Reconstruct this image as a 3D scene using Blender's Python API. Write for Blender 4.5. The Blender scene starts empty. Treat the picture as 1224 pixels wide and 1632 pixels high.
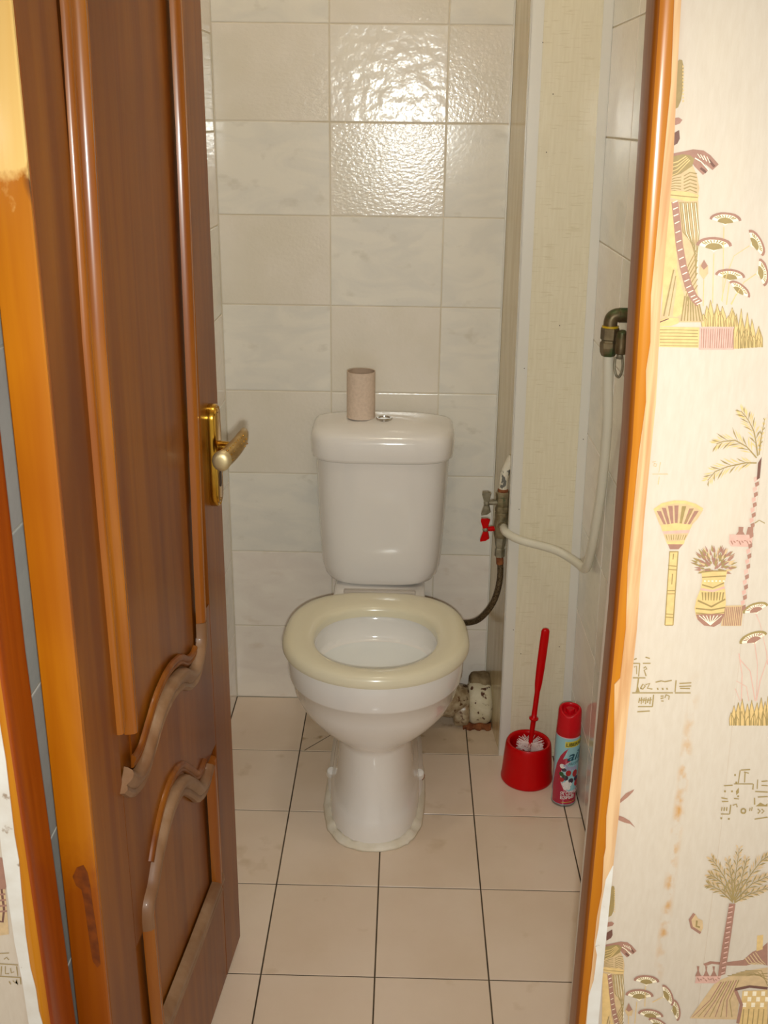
import bpy, bmesh, math, random
from mathutils import Vector, Matrix, noise

random.seed(7)
SC = bpy.context.scene
COL = SC.collection
R = math.radians

# ------------------------------------------------------------------ camera
cam_d = bpy.data.cameras.new('camera')
cam_d.sensor_fit = 'VERTICAL'
cam_d.sensor_height = 36.0
cam_d.lens = 1723.0 / 1632.0 * 36.0
cam_d.clip_start = 0.02
cam = bpy.data.objects.new('camera', cam_d)
COL.objects.link(cam)
CAM = Vector((0.1719, -2.4603, 1.4164))
P_, Y_, R_ = 0.3507, -0.0184, 0.0122
fwd = Vector((math.sin(Y_) * math.cos(P_), math.cos(Y_) * math.cos(P_), -math.sin(P_)))
rt = Vector((math.cos(Y_), -math.sin(Y_), 0))
up = rt.cross(fwd)
rt2 = math.cos(R_) * rt + math.sin(R_) * up
up2 = -math.sin(R_) * rt + math.cos(R_) * up
m3 = Matrix((rt2, up2, -fwd)).transposed()
cam.matrix_world = Matrix.Translation(CAM) @ m3.to_4x4()
SC.camera = cam

# ------------------------------------------------------------------ world
world = bpy.data.worlds.new('world')
SC.world = world
world.use_nodes = True
bg = world.node_tree.nodes['Background']
bg.inputs[0].default_value = (1.0, 0.93, 0.82, 1)
bg.inputs[1].default_value = 0.6

# the camera's own flash, just under the lens
fl_d = bpy.data.lights.new('camera_flash', 'SPOT')
fl_d.energy = 54
fl_d.color = (0.97, 1.0, 0.96)
fl_d.spot_size = R(92)
fl_d.spot_blend = 1.0
fl_d.shadow_soft_size = 0.012
flash = bpy.data.objects.new('camera_flash', fl_d)
COL.objects.link(flash)
flash.matrix_world = Matrix.Translation(CAM - up2 * 0.035 + rt2 * 0.005 - fwd * 0.0) @ m3.to_4x4()

SC.view_settings.view_transform = 'Standard'
SC.view_settings.look = 'None'
SC.view_settings.gamma = 1.0
SC.view_settings.use_curve_mapping = False
SC.view_settings.exposure = 0.0
SC.cycles.max_bounces = 8
SC.cycles.diffuse_bounces = 4
SC.cycles.glossy_bounces = 3
SC.cycles.caustics_reflective = False
SC.cycles.caustics_refractive = False

# ------------------------------------------------------------------ helpers
def lin(c):
    return tuple((v / 12.92 if v <= 0.04045 else ((v + 0.055) / 1.055) ** 2.4) for v in c)

def rgb(r, g, b):
    return lin((r / 255.0, g / 255.0, b / 255.0)) + (1.0,)

def node_mat(name):
    m = bpy.data.materials.new(name)
    m.use_nodes = True
    nt = m.node_tree
    return m, nt, nt.nodes['Principled BSDF']

def pm(name, c1, c2=None, scale=8.0, stretch=(1, 1, 1), rough=0.4, metal=0.0, bump=0.0, bscale=60.0,
       bstretch=(1, 1, 1), coat=0.0, detail=4.0, lo=0.35, hi=0.65, rand=0.0, c3=None, s3=30.0, t3=0.62,
       st3=(1, 1, 1), bdist=0.01, distort=0.0, spec=0.5, rvar=0.0, sss=0.0, w3=0.06):
    """general procedural material in object space: two-tone noise, optional spots of a third tone, bump"""
    m, nt, b = node_mat(name)
    N, L = nt.nodes, nt.links
    tc = N.new('ShaderNodeTexCoord')
    src = tc.outputs['Object']
    if rand:
        oi = N.new('ShaderNodeObjectInfo')
        mu = N.new('ShaderNodeMath'); mu.operation = 'MULTIPLY'; mu.inputs[1].default_value = rand
        L.new(oi.outputs['Random'], mu.inputs[0])
        va = N.new('ShaderNodeVectorMath'); va.operation = 'ADD'
        L.new(src, va.inputs[0]); L.new(mu.outputs[0], va.inputs[1])
        src = va.outputs[0]
    def mapped(st):
        mp = N.new('ShaderNodeMapping'); mp.inputs['Scale'].default_value = st
        L.new(src, mp.inputs['Vector']); return mp.outputs[0]
    def nz(st, sc, det, dis=0.0):
        n = N.new('ShaderNodeTexNoise'); n.inputs['Scale'].default_value = sc; n.inputs['Detail'].default_value = det
        n.inputs['Distortion'].default_value = dis
        L.new(mapped(st), n.inputs['Vector']); return n.outputs['Fac']
    colout = None
    if c2 is not None:
        f = nz(stretch, scale, detail, distort)
        rp = N.new('ShaderNodeValToRGB')
        rp.color_ramp.elements[0].position = lo; rp.color_ramp.elements[0].color = c1
        rp.color_ramp.elements[1].position = hi; rp.color_ramp.elements[1].color = c2
        L.new(f, rp.inputs[0]); colout = rp.outputs[0]
        if rvar:
            mr = N.new('ShaderNodeMapRange'); mr.inputs[3].default_value = rough; mr.inputs[4].default_value = rough + rvar
            L.new(f, mr.inputs[0]); L.new(mr.outputs[0], b.inputs['Roughness'])
    if c3 is not None:
        f3 = nz(st3, s3, 3.0)
        r3 = N.new('ShaderNodeMapRange'); r3.inputs[1].default_value = t3; r3.inputs[2].default_value = t3 + w3
        L.new(f3, r3.inputs[0])
        mx = N.new('ShaderNodeMix'); mx.data_type = 'RGBA'
        L.new(r3.outputs[0], mx.inputs[0])
        if colout is not None: L.new(colout, mx.inputs[6])
        else: mx.inputs[6].default_value = c1
        mx.inputs[7].default_value = c3
        colout = mx.outputs[2]
    if colout is not None: L.new(colout, b.inputs['Base Color'])
    else: b.inputs['Base Color'].default_value = c1
    if not (rvar and c2 is not None): b.inputs['Roughness'].default_value = rough
    b.inputs['Metallic'].default_value = metal
    b.inputs['Specular IOR Level'].default_value = spec
    b.inputs['Coat Weight'].default_value = coat
    b.inputs['Coat Roughness'].default_value = 0.08
    if sss:
        b.inputs['Subsurface Weight'].default_value = sss
        b.inputs['Subsurface Scale'].default_value = 0.01
    if bump:
        bn = N.new('ShaderNodeBump'); bn.inputs['Strength'].default_value = bump; bn.inputs['Distance'].default_value = bdist
        L.new(nz(bstretch, bscale, 3.0), bn.inputs['Height'])
        L.new(bn.outputs[0], b.inputs['Normal'])
        if coat: L.new(bn.outputs[0], b.inputs['Coat Normal'])
    return m

ORG = {}

def tag(o, label=None, cat=None, group=None, kind=None):
    if label: o['label'] = label
    if cat: o['category'] = cat
    if group: o['group'] = group
    if kind: o['kind'] = kind
    return o

def empty(name, loc, label, cat=None, group=None, kind=None):
    o = bpy.data.objects.new(name, None)
    o.empty_display_size = 0.05
    o.location = loc
    COL.objects.link(o)
    ORG[o.name] = Vector(loc)
    return tag(o, label, cat, group, kind)

def mk(name, verts, faces, m, parent=None, smooth=False, origin=None, sharp=None):
    """mesh object from world-space vertices; local origin = the parent's, or `origin`"""
    og = ORG[parent.name] if parent is not None else Vector(origin or (0, 0, 0))
    me = bpy.data.meshes.new(name)
    me.from_pydata([tuple(Vector(v) - og) for v in verts], [], faces)
    mats = m if isinstance(m, (list, tuple)) else [m]
    for x in mats: me.materials.append(x)
    bm = bmesh.new(); bm.from_mesh(me)
    bmesh.ops.recalc_face_normals(bm, faces=bm.faces)
    bm.to_mesh(me); bm.free()
    if smooth:
        for p in me.polygons: p.use_smooth = True
        if sharp is not None: me.set_sharp_from_angle(angle=R(sharp))
    o = bpy.data.objects.new(name, me)
    COL.objects.link(o)
    if parent is not None: o.parent = parent
    else: o.location = og
    ORG[o.name] = og
    return o

def box_geo(x0, x1, y0, y1, z0, z1, bev=0.0, seg=2):
    bm = bmesh.new()
    bmesh.ops.create_cube(bm, size=1.0)
    for v in bm.verts:
        v.co = Vector(((x0 + x1) / 2 + v.co.x * (x1 - x0), (y0 + y1) / 2 + v.co.y * (y1 - y0), (z0 + z1) / 2 + v.co.z * (z1 - z0)))
    if bev:
        bmesh.ops.bevel(bm, geom=list(bm.edges), offset=bev, segments=seg, affect='EDGES', profile=0.5)
    vs = [v.co.copy() for v in bm.verts]
    for i, v in enumerate(bm.verts): v.index = i
    fs = [[v.index for v in f.verts] for f in bm.faces]
    bm.free()
    return vs, fs

def join(*geos):
    V, F = [], []
    for v, f in geos:
        k = len(V); V += list(v); F += [[i + k for i in q] for q in f]
    return V, F

def loft(rings, cap0=True, cap1=True, closed=False):
    n = len(rings[0]); V = [p for r in rings for p in r]; F = []
    m = len(rings)
    for i in range(m if closed else m - 1):
        a, b = i * n, ((i + 1) % m) * n
        for j in range(n):
            k = (j + 1) % n
            F.append([a + j, a + k, b + k, b + j])
    if not closed:
        if cap0: F.append(list(range(n))[::-1])
        if cap1: F.append([(m - 1) * n + j for j in range(n)])
    return V, F

def lathe(prof, c, n=32, cap0=True, cap1=True, axis=None):
    """profile (r, h) turned about an axis (default +Z) through c"""
    ax = Vector(axis or (0, 0, 1)).normalized()
    a = ax.orthogonal().normalized(); b = ax.cross(a)
    c = Vector(c)
    rings = [[c + ax * h + (a * math.cos(2 * math.pi * j / n) + b * math.sin(2 * math.pi * j / n)) * r for j in range(n)] for r, h in prof]
    return loft(rings, cap0, cap1)

def smooth_path(pts, per=6):
    P = [Vector(p) for p in pts]; out = []
    for i in range(len(P) - 1):
        p0 = P[max(0, i - 1)]; p1 = P[i]; p2 = P[i + 1]; p3 = P[min(len(P) - 1, i + 2)]
        for k in range(per):
            t = k / per
            out.append(0.5 * ((2 * p1) + (p2 - p0) * t + (2 * p0 - 5 * p1 + 4 * p2 - p3) * t * t + (3 * p1 - p0 - 3 * p2 + p3) * t ** 3))
    out.append(P[-1]); return out

def tube(pts, r, n=12, cap=True):
    P = [Vector(p) for p in pts]
    rr = r if isinstance(r, (list, tuple)) else [r] * len(P)
    rings = []; nrm = None
    for i, p in enumerate(P):
        t = (P[min(i + 1, len(P) - 1)] - P[max(i - 1, 0)]).normalized()
        if nrm is None: nrm = t.orthogonal().normalized()
        nrm = (nrm - t * nrm.dot(t)).normalized(); b = t.cross(nrm)
        rings.append([p + (nrm * math.cos(2 * math.pi * j / n) + b * math.sin(2 * math.pi * j / n)) * rr[i] for j in range(n)])
    return loft(rings, cap, cap)

def egg(hw, yf, yb, ym, z, n=64, ex=2.0, exb=None, xc=0.122):
    """closed plan outline: half width hw, front y yf, back y yb, widest at ym"""
    exb = exb or ex
    out = []
    for j in range(n):
        t = 2 * math.pi * j / n
        c, s = math.cos(t), math.sin(t)
        e = ex if s < 0 else exb
        x = hw * math.copysign(abs(c) ** (2 / e), c)
        y = ym + (ym - yf) * -abs(s) ** (2 / e) if s < 0 else ym + (yb - ym) * abs(s) ** (2 / e)
        out.append(Vector((xc + x, y, z)))
    return out

def extrude_poly(pts, off, thick):
    """2-D polygon given as 3-D points, extruded along vector off*thick both faces"""
    n = len(pts); d = Vector(off) * thick
    V = [Vector(p) for p in pts] + [Vector(p) + d for p in pts]
    F = [list(range(n)), [n + i for i in range(n)][::-1]] + [[i, (i + 1) % n, n + (i + 1) % n, n + i] for i in range(n)]
    return V, F

# ------------------------------------------------------------------ materials
M = {}
M['tile_cream'] = pm('glazed_cream_tile', rgb(236, 228, 215), rgb(229, 221, 205), scale=9, rough=0.13, bump=0.22, bscale=130, bdist=0.002, rand=9, rvar=0.05)
M['tile_lumpy'] = pm('lumpy_glazed_cream_tile', rgb(240, 234, 221), rgb(234, 226, 213), scale=9, rough=0.15, bump=0.30, bscale=30, bdist=0.006, rand=9, rvar=0.08)
M['tile_grain'] = pm('grained_glazed_cream_tile', rgb(236, 228, 215), rgb(229, 221, 205), scale=9, rough=0.16, bump=0.2, bscale=110, bstretch=(1, 1.6, 1), bdist=0.003, rand=9)
M['tile_marble'] = pm('glazed_marbled_tile', rgb(230, 226, 216), rgb(238, 233, 221), scale=7, stretch=(1.0, 2.2, 1), distort=1.2, detail=6, lo=0.38, hi=0.58, rough=0.14, bump=0.1, bscale=110, bdist=0.002, rand=9, c3=rgb(218, 212, 198), s3=9, t3=0.62, st3=(2.0, 3.0, 1), w3=0.16)
M['tile_pale'] = pm('glazed_pale_pinkish_tile', rgb(238, 228, 217), rgb(246, 238, 226), scale=6, stretch=(1.2, 2.6, 1), distort=1.0, detail=5, rough=0.14, bump=0.1, bscale=110, bdist=0.002, rand=9, c3=rgb(231, 218, 203), s3=8, t3=0.63, st3=(1.6, 3.0, 1), w3=0.16)
M['grout_wall'] = pm('wall_grout', rgb(228, 219, 201), rgb(212, 200, 176), scale=6, rough=0.8, bump=0.3, bscale=200, bdist=0.001)
M['grout_floor'] = pm('floor_grout', rgb(98, 82, 62), rgb(70, 58, 44), scale=20, rough=0.9)
M['tile_floor'] = pm('floor_tile_beige', rgb(232, 210, 186), rgb(240, 220, 199), scale=5, rough=0.16, bump=0.05, bscale=60, bdist=0.002, rand=9, rvar=0.08, c3=rgb(217, 192, 162), s3=14, t3=0.66, w3=0.15)
M['tile_floor_dirty'] = pm('floor_tile_grimy', rgb(208, 184, 155), rgb(223, 201, 175), scale=9, rough=0.3, rand=9, c3=rgb(162, 128, 84), s3=22, t3=0.60, w3=0.14)
M['plaster'] = pm('white_plaster', rgb(225, 220, 208), rgb(215, 208, 196), scale=5, rough=0.9)
M['porcelain'] = pm('white_porcelain', rgb(241, 236, 230), rough=0.09, coat=0.3)
M['porcelain_in'] = pm('bowl_glaze', rgb(236, 236, 232), rough=0.06, coat=0.4)
M['seat'] = pm('cream_plastic', rgb(233, 224, 196), rough=0.2, coat=0.1, bump=0.03, bscale=30, bdist=0.002)
M['seat_grey'] = pm('greyed_plastic', rgb(188, 178, 168), rough=0.4)
M['caulk'] = pm('old_caulk', rgb(244, 236, 220), rgb(230, 220, 198), scale=25, rough=0.6, bump=0.3, bscale=120, bdist=0.003)
M['chrome'] = pm('chrome', rgb(205, 202, 196), metal=1.0, rough=0.16)
M['card'] = pm('grey_cardboard', rgb(224, 202, 182), rgb(214, 192, 171), scale=160, rough=0.85, bump=0.1, bscale=300, bdist=0.001)
M['card_in'] = pm('cardboard_inside', rgb(186, 162, 140), rough=0.9)
M['pvc'] = pm('woven_print_panel', rgb(234, 225, 199), rgb(228, 218, 190), scale=60, stretch=(3, 3, 0.25), rough=0.2, bump=0.12, bscale=90, bstretch=(2.5, 2.5, 0.3), bdist=0.002, c3=rgb(222, 211, 181), s3=90, t3=0.60, st3=(0.25, 0.25, 3.0), w3=0.05)
M['pvc_side'] = pm('shaded_side_panel', rgb(218, 201, 163), rgb(203, 184, 144), scale=12, stretch=(3, 3, 0.4), rough=0.22, bump=0.05, bscale=40, bstretch=(3, 3, 0.2), bdist=0.002)  # streaky, darker than the front panel: the side's shade is put into the colour
M['pvc_white'] = pm('white_plastic_strip', rgb(226, 222, 211), rough=0.3, bump=0.02, bscale=30)
M['speck'] = pm('dark_speck', rgb(70, 52, 36), rough=0.9)

def wood(name, c1, c2, c3, sc=1.0, rough=0.25, coat=0.5, bump=0.15, gr=40.0, knots=None, zones=()):
    m, nt, b = node_mat(name)
    N, L = nt.nodes, nt.links
    tc = N.new('ShaderNodeTexCoord')
    def nz(st, s, d, dis=0.0):
        mp = N.new('ShaderNodeMapping'); mp.inputs['Scale'].default_value = st
        L.new(tc.outputs['Object'], mp.inputs['Vector'])
        n = N.new('ShaderNodeTexNoise'); n.inputs['Scale'].default_value = s; n.inputs['Detail'].default_value = d
        n.inputs['Distortion'].default_value = dis
        L.new(mp.outputs[0], n.inputs['Vector']); return n.outputs['Fac']
    f1 = nz((1, 1, 0.045), gr * sc, 5.0, 0.3)
    f2 = nz((1, 1, 0.2), 7 * sc, 3.0, 0.6)
    rp = N.new('ShaderNodeValToRGB')
    rp.color_ramp.elements[0].position = 0.36; rp.color_ramp.elements[0].color = c1
    rp.color_ramp.elements[1].position = 0.64; rp.color_ramp.elements[1].color = c2
    L.new(f1, rp.inputs[0])
    mr = N.new('ShaderNodeMapRange'); mr.inputs[1].default_value = 0.48; mr.inputs[2].default_value = 0.74
    L.new(f2, mr.inputs[0])
    mx = N.new('ShaderNodeMix'); mx.data_type = 'RGBA'
    L.new(mr.outputs[0], mx.inputs[0]); L.new(rp.outputs[0], mx.inputs[6]); mx.inputs[7].default_value = c3
    out = mx.outputs[2]
    if knots:
        vo = N.new('ShaderNodeTexNoise'); vo.inputs['Scale'].default_value = 16; vo.inputs['Detail'].default_value = 1
        mp = N.new('ShaderNodeMapping'); mp.inputs['Scale'].default_value = (1, 1, 0.6); mp.inputs['Location'].default_value = (0.3, 0.2, 0.55)
        L.new(tc.outputs['Object'], mp.inputs[0]); L.new(mp.outputs[0], vo.inputs['Vector'])
        kr = N.new('ShaderNodeMapRange'); kr.inputs[1].default_value = 0.68; kr.inputs[2].default_value = 0.76
        L.new(vo.outputs['Fac'], kr.inputs[0])
        m2 = N.new('ShaderNodeMix'); m2.data_type = 'RGBA'
        L.new(kr.outputs[0], m2.inputs[0]); L.new(out, m2.inputs[6]); m2.inputs[7].default_value = knots
        out = m2.outputs[2]
    if zones:      # lengths of the piece toned paler or darker by height, with ragged ends
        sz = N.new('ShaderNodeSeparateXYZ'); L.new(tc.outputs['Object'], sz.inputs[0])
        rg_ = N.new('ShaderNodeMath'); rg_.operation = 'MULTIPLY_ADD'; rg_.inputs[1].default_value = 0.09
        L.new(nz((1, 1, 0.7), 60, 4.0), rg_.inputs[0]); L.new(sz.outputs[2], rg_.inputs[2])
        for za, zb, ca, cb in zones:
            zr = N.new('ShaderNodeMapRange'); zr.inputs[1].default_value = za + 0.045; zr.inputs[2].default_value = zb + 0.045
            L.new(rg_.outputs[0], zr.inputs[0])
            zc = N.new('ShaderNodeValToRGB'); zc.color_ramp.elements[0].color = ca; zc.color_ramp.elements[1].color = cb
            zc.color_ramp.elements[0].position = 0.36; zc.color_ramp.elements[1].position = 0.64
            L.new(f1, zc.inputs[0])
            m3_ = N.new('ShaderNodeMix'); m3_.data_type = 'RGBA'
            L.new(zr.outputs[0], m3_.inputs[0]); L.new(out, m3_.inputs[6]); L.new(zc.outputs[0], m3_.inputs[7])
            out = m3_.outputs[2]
    L.new(out, b.inputs['Base Color'])
    b.inputs['Roughness'].default_value = rough
    b.inputs['Specular IOR Level'].default_value = 0.35
    b.inputs['Coat Weight'].default_value = coat; b.inputs['Coat Roughness'].default_value = 0.12
    if bump:
        bn = N.new('ShaderNodeBump'); bn.inputs['Strength'].default_value = bump; bn.inputs['Distance'].default_value = 0.002
        L.new(f1, bn.inputs['Height']); L.new(bn.outputs[0], b.inputs['Normal'])
    return m

M['wood_face'] = wood('brown_varnished_wood', rgb(118, 58, 4), rgb(142, 80, 8), rgb(100, 44, 2), rough=0.40, coat=0.12, gr=36)
M['wood_mould'] = wood('orange_varnished_moulding', rgb(150, 84, 16), rgb(176, 108, 28), rgb(132, 66, 12), rough=0.3, coat=0.4)
M['wood_dust'] = wood('dusty_moulding', rgb(136, 100, 68), rgb(154, 120, 90), rgb(112, 70, 40), rough=0.45, coat=0.1)
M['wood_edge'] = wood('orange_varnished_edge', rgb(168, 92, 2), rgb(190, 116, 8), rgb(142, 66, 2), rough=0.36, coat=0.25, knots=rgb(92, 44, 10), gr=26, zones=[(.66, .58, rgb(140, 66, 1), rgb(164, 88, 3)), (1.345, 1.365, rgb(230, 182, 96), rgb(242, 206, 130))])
M['wood_edge_dark'] = wood('dark_varnish', rgb(146, 70, 2), rgb(172, 92, 4), rgb(126, 54, 2), rough=0.36, coat=0.25, gr=26)
M['wood_stain'] = pm('dark_wood_stain', rgb(100, 46, 10), rgb(128, 62, 8), scale=90, rough=0.45)
M['wood_jamb'] = wood('orange_varnished_frame', rgb(172, 98, 3), rgb(190, 120, 12), rgb(150, 78, 2), rough=0.28, coat=0.4, gr=60)
M['wood_jamb_shaded'] = wood('shaded_varnished_frame', rgb(136, 52, 1), rgb(156, 70, 3), rgb(120, 42, 1), rough=0.3, coat=0.25, gr=60)  # shaded copy of the frame varnish
M['wood_pale'] = wood('pale_yellow_varnish', rgb(232, 180, 96), rgb(240, 200, 124), rgb(214, 156, 66), rough=0.35, coat=0.4, gr=26, knots=rgb(120, 64, 20))
M['wood_raw'] = wood('worn_pale_wood', rgb(216, 176, 128), rgb(190, 138, 90), rgb(226, 192, 150), rough=0.7, coat=0.0, gr=160)
M['paint_white'] = pm('chipped_white_paint', rgb(226, 222, 214), rgb(214, 206, 194), scale=30, rough=0.55, c3=rgb(160, 140, 120), s3=60, t3=0.66)
M['brass'] = pm('polished_brass', rgb(205, 160, 62), rgb(190, 142, 48), scale=30, metal=1.0, rough=0.16)
M['brass_soft'] = pm('satin_brass', rgb(196, 168, 116), rgb(176, 144, 92), scale=60, metal=0.9, rough=0.3)
M['nickel'] = pm('pale_gold_cap', rgb(214, 196, 150), metal=0.8, rough=0.45)
M['red_plastic'] = pm('red_plastic', rgb(200, 1, 5), rough=0.3, spec=0.22)
M['red_cap'] = pm('red_cap_plastic', rgb(206, 10, 26), rough=0.28, spec=0.3)
M['bristle'] = pm('pinkish_white_bristle', rgb(238, 214, 208), rough=0.7)
M['can_blue'] = pm('pale_blue_print', rgb(150, 198, 208), rough=0.22, metal=0.0, coat=0.5)
M['can_red'] = pm('crimson_print', rgb(176, 22, 60), rough=0.22, coat=0.5)
M['can_pink'] = pm('pale_pink_print', rgb(232, 190, 200), rough=0.25, coat=0.5)
M['can_yellow'] = pm('yellow_print', rgb(216, 200, 62), rough=0.25, coat=0.5)
M['can_black'] = pm('black_print', rgb(30, 26, 24), rough=0.3)
M['can_teal'] = pm('teal_print', rgb(28, 82, 100), rough=0.3)
M['can_white'] = pm('white_print', rgb(238, 232, 230), rough=0.3)
M['can_green'] = pm('green_print', rgb(52, 92, 50), rough=0.3)
M['can_dark'] = pm('dark_berry_print', rgb(66, 48, 66), rough=0.3)
M['can_lilac'] = pm('lilac_print', rgb(160, 160, 190), rough=0.3)
M['can_berry'] = pm('red_berry_print', rgb(176, 40, 44), rough=0.3)
M['tin'] = pm('tin_rim', rgb(150, 150, 152), metal=1.0, rough=0.3)
M['valve'] = pm('tarnished_brass', rgb(158, 146, 116), rgb(124, 112, 82), scale=60, metal=0.45, rough=0.5, c3=rgb(112, 122, 90), s3=40, t3=0.62, bump=0.15, bscale=200, bdist=0.001)
M['valve_grey'] = pm('dull_grey_metal', rgb(166, 160, 140), rgb(130, 122, 100), scale=60, metal=0.5, rough=0.5)
M['fitting'] = pm('tarnished_green_brass', rgb(120, 104, 74), rgb(86, 70, 46), scale=50, metal=0.6, rough=0.42, c3=rgb(66, 88, 50), s3=30, t3=0.52, w3=0.12)
M['gasket'] = pm('yellow_seal', rgb(196, 160, 20), rough=0.4)
M['pipe_white'] = pm('off_white_plastic_pipe', rgb(222, 216, 196), rough=0.3)
M['pipe_paint'] = pm('peeling_white_paint', rgb(228, 222, 204), rgb(214, 204, 180), scale=50, rough=0.6, c3=rgb(110, 108, 100), s3=60, t3=0.60, st3=(1, 1, 0.5), w3=0.03)
M['rust'] = pm('rust', rgb(120, 62, 28), rgb(150, 92, 50), scale=60, rough=0.9, bump=0.3, bscale=200)
M['braid'] = pm('braided_steel', rgb(132, 116, 88), rgb(70, 58, 42), scale=300, metal=0.7, rough=0.45, bump=0.5, bscale=500, bdist=0.002, stretch=(1, 1, 1))
M['crust'] = pm('crusted_white_paint', rgb(222, 212, 186), rgb(204, 192, 160), scale=30, rough=0.7, c3=rgb(84, 44, 22), s3=60, t3=0.60, w3=0.05, bump=0.6, bscale=90, bdist=0.004)
M['crust_brown'] = pm('brown_crust', rgb(150, 132, 100), rgb(112, 92, 62), scale=40, rough=0.8, bump=0.6, bscale=120, bdist=0.004)
M['collar'] = pm('dirty_plastic_collar', rgb(186, 170, 140), rgb(140, 116, 84), scale=60, rough=0.3, c3=rgb(96, 62, 36), s3=70, t3=0.58)
M['glass_lamp'] = None
for nme, c in dict(olive=(152, 130, 82), gold=(214, 180, 120), mauve=(158, 116, 98), pink=(208, 164, 148), tan=(200, 170, 128), light=(242, 226, 196), dark=(110, 74, 62)).items():
    M['print_' + nme] = pm('wallpaper_print_' + nme, rgb(*c), rgb(*[min(255, int(v * 1.06)) for v in c]), scale=180, rough=0.45, bump=0.2, bscale=400, bdist=0.0006)

def wallpaper_mat():
    m, nt, b = node_mat('cream_fibre_wallpaper')
    N, L = nt.nodes, nt.links
    tc = N.new('ShaderNodeTexCoord')
    def nz(st, s, d):
        mp = N.new('ShaderNodeMapping'); mp.inputs['Scale'].default_value = st
        L.new(tc.outputs['Object'], mp.inputs['Vector'])
        n = N.new('ShaderNodeTexNoise'); n.inputs['Scale'].default_value = s; n.inputs['Detail'].default_value = d
        L.new(mp.outputs[0], n.inputs['Vector']); return n.outputs['Fac']
    f = nz((1, 1, 0.22), 260, 4)
    g = nz((1, 1, 0.4), 16, 3)
    rp = N.new('ShaderNodeValToRGB')
    rp.color_ramp.elements[0].position = 0.3; rp.color_ramp.elements[0].color = rgb(202, 187, 168)
    rp.color_ramp.elements[1].position = 0.7; rp.color_ramp.elements[1].color = rgb(207, 193, 175)
    L.new(f, rp.inputs[0])
    # rusty drip marks with a place of their own on the paper
    sx = N.new('ShaderNodeSeparateXYZ'); L.new(tc.outputs['Object'], sx.inputs[0])
    def mth(op, a, b_=None, clamp=False):
        n = N.new('ShaderNodeMath'); n.operation = op; n.use_clamp = clamp
        for i, v in enumerate((a, b_)):
            if v is None: continue
            if isinstance(v, (int, float)): n.inputs[i].default_value = v
            else: L.new(v, n.inputs[i])
        return n.outputs[0]
    dx = mth('ABSOLUTE', mth('SUBTRACT', sx.outputs[0], 0.4525))
    band = mth('SUBTRACT', 1.0, mth('DIVIDE', dx, 0.007), True)
    zb = mth('SUBTRACT', 1.0, mth('DIVIDE', mth('ABSOLUTE', mth('SUBTRACT', sx.outputs[2], 0.73)), 0.2), True)
    spots = nz((1, 1, 0.7), 75, 3)
    sp = N.new('ShaderNodeMapRange'); sp.inputs[1].default_value = 0.46; sp.inputs[2].default_value = 0.66; L.new(spots, sp.inputs[0])
    msk = mth('MULTIPLY', mth('MULTIPLY', band, mth('MINIMUM', mth('MULTIPLY', zb, 2.0), 1.0)), sp.outputs[0], True)
    mx = N.new('ShaderNodeMix'); mx.data_type = 'RGBA'
    L.new(msk, mx.inputs[0]); L.new(rp.outputs[0], mx.inputs[6]); mx.inputs[7].default_value = rgb(196, 142, 70)
    gm = N.new('ShaderNodeMapRange'); gm.inputs[1].default_value = 0.5; gm.inputs[2].default_value = 0.8; gm.inputs[4].default_value = 0.35; L.new(g, gm.inputs[0])
    m2 = N.new('ShaderNodeMix'); m2.data_type = 'RGBA'
    L.new(gm.outputs[0], m2.inputs[0]); L.new(mx.outputs[2], m2.inputs[6]); m2.inputs[7].default_value = rgb(214, 197, 172)
    L.new(m2.outputs[2], b.inputs['Base Color'])
    b.inputs['Roughness'].default_value = 0.6
    bn = N.new('ShaderNodeBump'); bn.inputs['Strength'].default_value = 0.25; bn.inputs['Distance'].default_value = 0.0008
    L.new(f, bn.inputs['Height']); L.new(bn.outputs[0], b.inputs['Normal'])
    return m
M['wallpaper'] = wallpaper_mat()

# ================================================================== THE ROOM
XL, XR = -0.248, 0.572          # side walls of the toilet
YF = -1.485                     # inner side of the front wall
YW = -1.545                     # corridor side of the front wall
HC = 2.5                        # ceiling
ROWS = [0, .204, .407, .610, .812, 1.012, 1.209, 1.404, 1.597, 1.79, 1.983, 2.176, 2.369, HC]

_tm = {}
def tile_obj(parent, w, h, t, m, loc, rot, jit=0.0012, bev=0.0012):
    key = (round(w, 4), round(h, 4), t, m.name)
    if key not in _tm:
        a, b_ = w / 2, h / 2
        lo = [(-a, -b_), (a, -b_), (a, b_), (-a, b_)]
        V = [(x, y, -t) for x, y in lo] + [(x, y, -bev * 0.8) for x, y in lo] + \
            [(x * (a - bev * .4) / a, y * (b_ - bev * .4) / b_, -bev * 0.25) for x, y in lo] + \
            [(x * (a - bev * 1.4) / a, y * (b_ - bev * 1.4) / b_, 0) for x, y in lo]
        F = [[3, 2, 1, 0], [12, 13, 14, 15]]
        for k in (0, 4, 8):
            for i in range(4):
                j = (i + 1) % 4
                F.append([k + i, k + j, k + 4 + j, k + 4 + i])
        me = bpy.data.meshes.new('tile'); me.from_pydata(V, [], F); me.materials.append(m)
        _tm[key] = me
    o = bpy.data.objects.new('tile', _tm[key])
    COL.objects.link(o); o.parent = parent
    e = Matrix.Rotation(random.gauss(0, jit), 3, 'X') @ Matrix.Rotation(random.gauss(0, jit), 3, 'Y')
    o.matrix_local = Matrix.Translation(Vector(loc)) @ (rot @ e).to_4x4()
    return o

def struct(name, geo, m, label, smooth=False):
    return tag(mk(name, geo[0], geo[1], m, None, smooth), label, None, None, 'structure')

G = 0.0013    # tile face to grout depth
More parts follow.
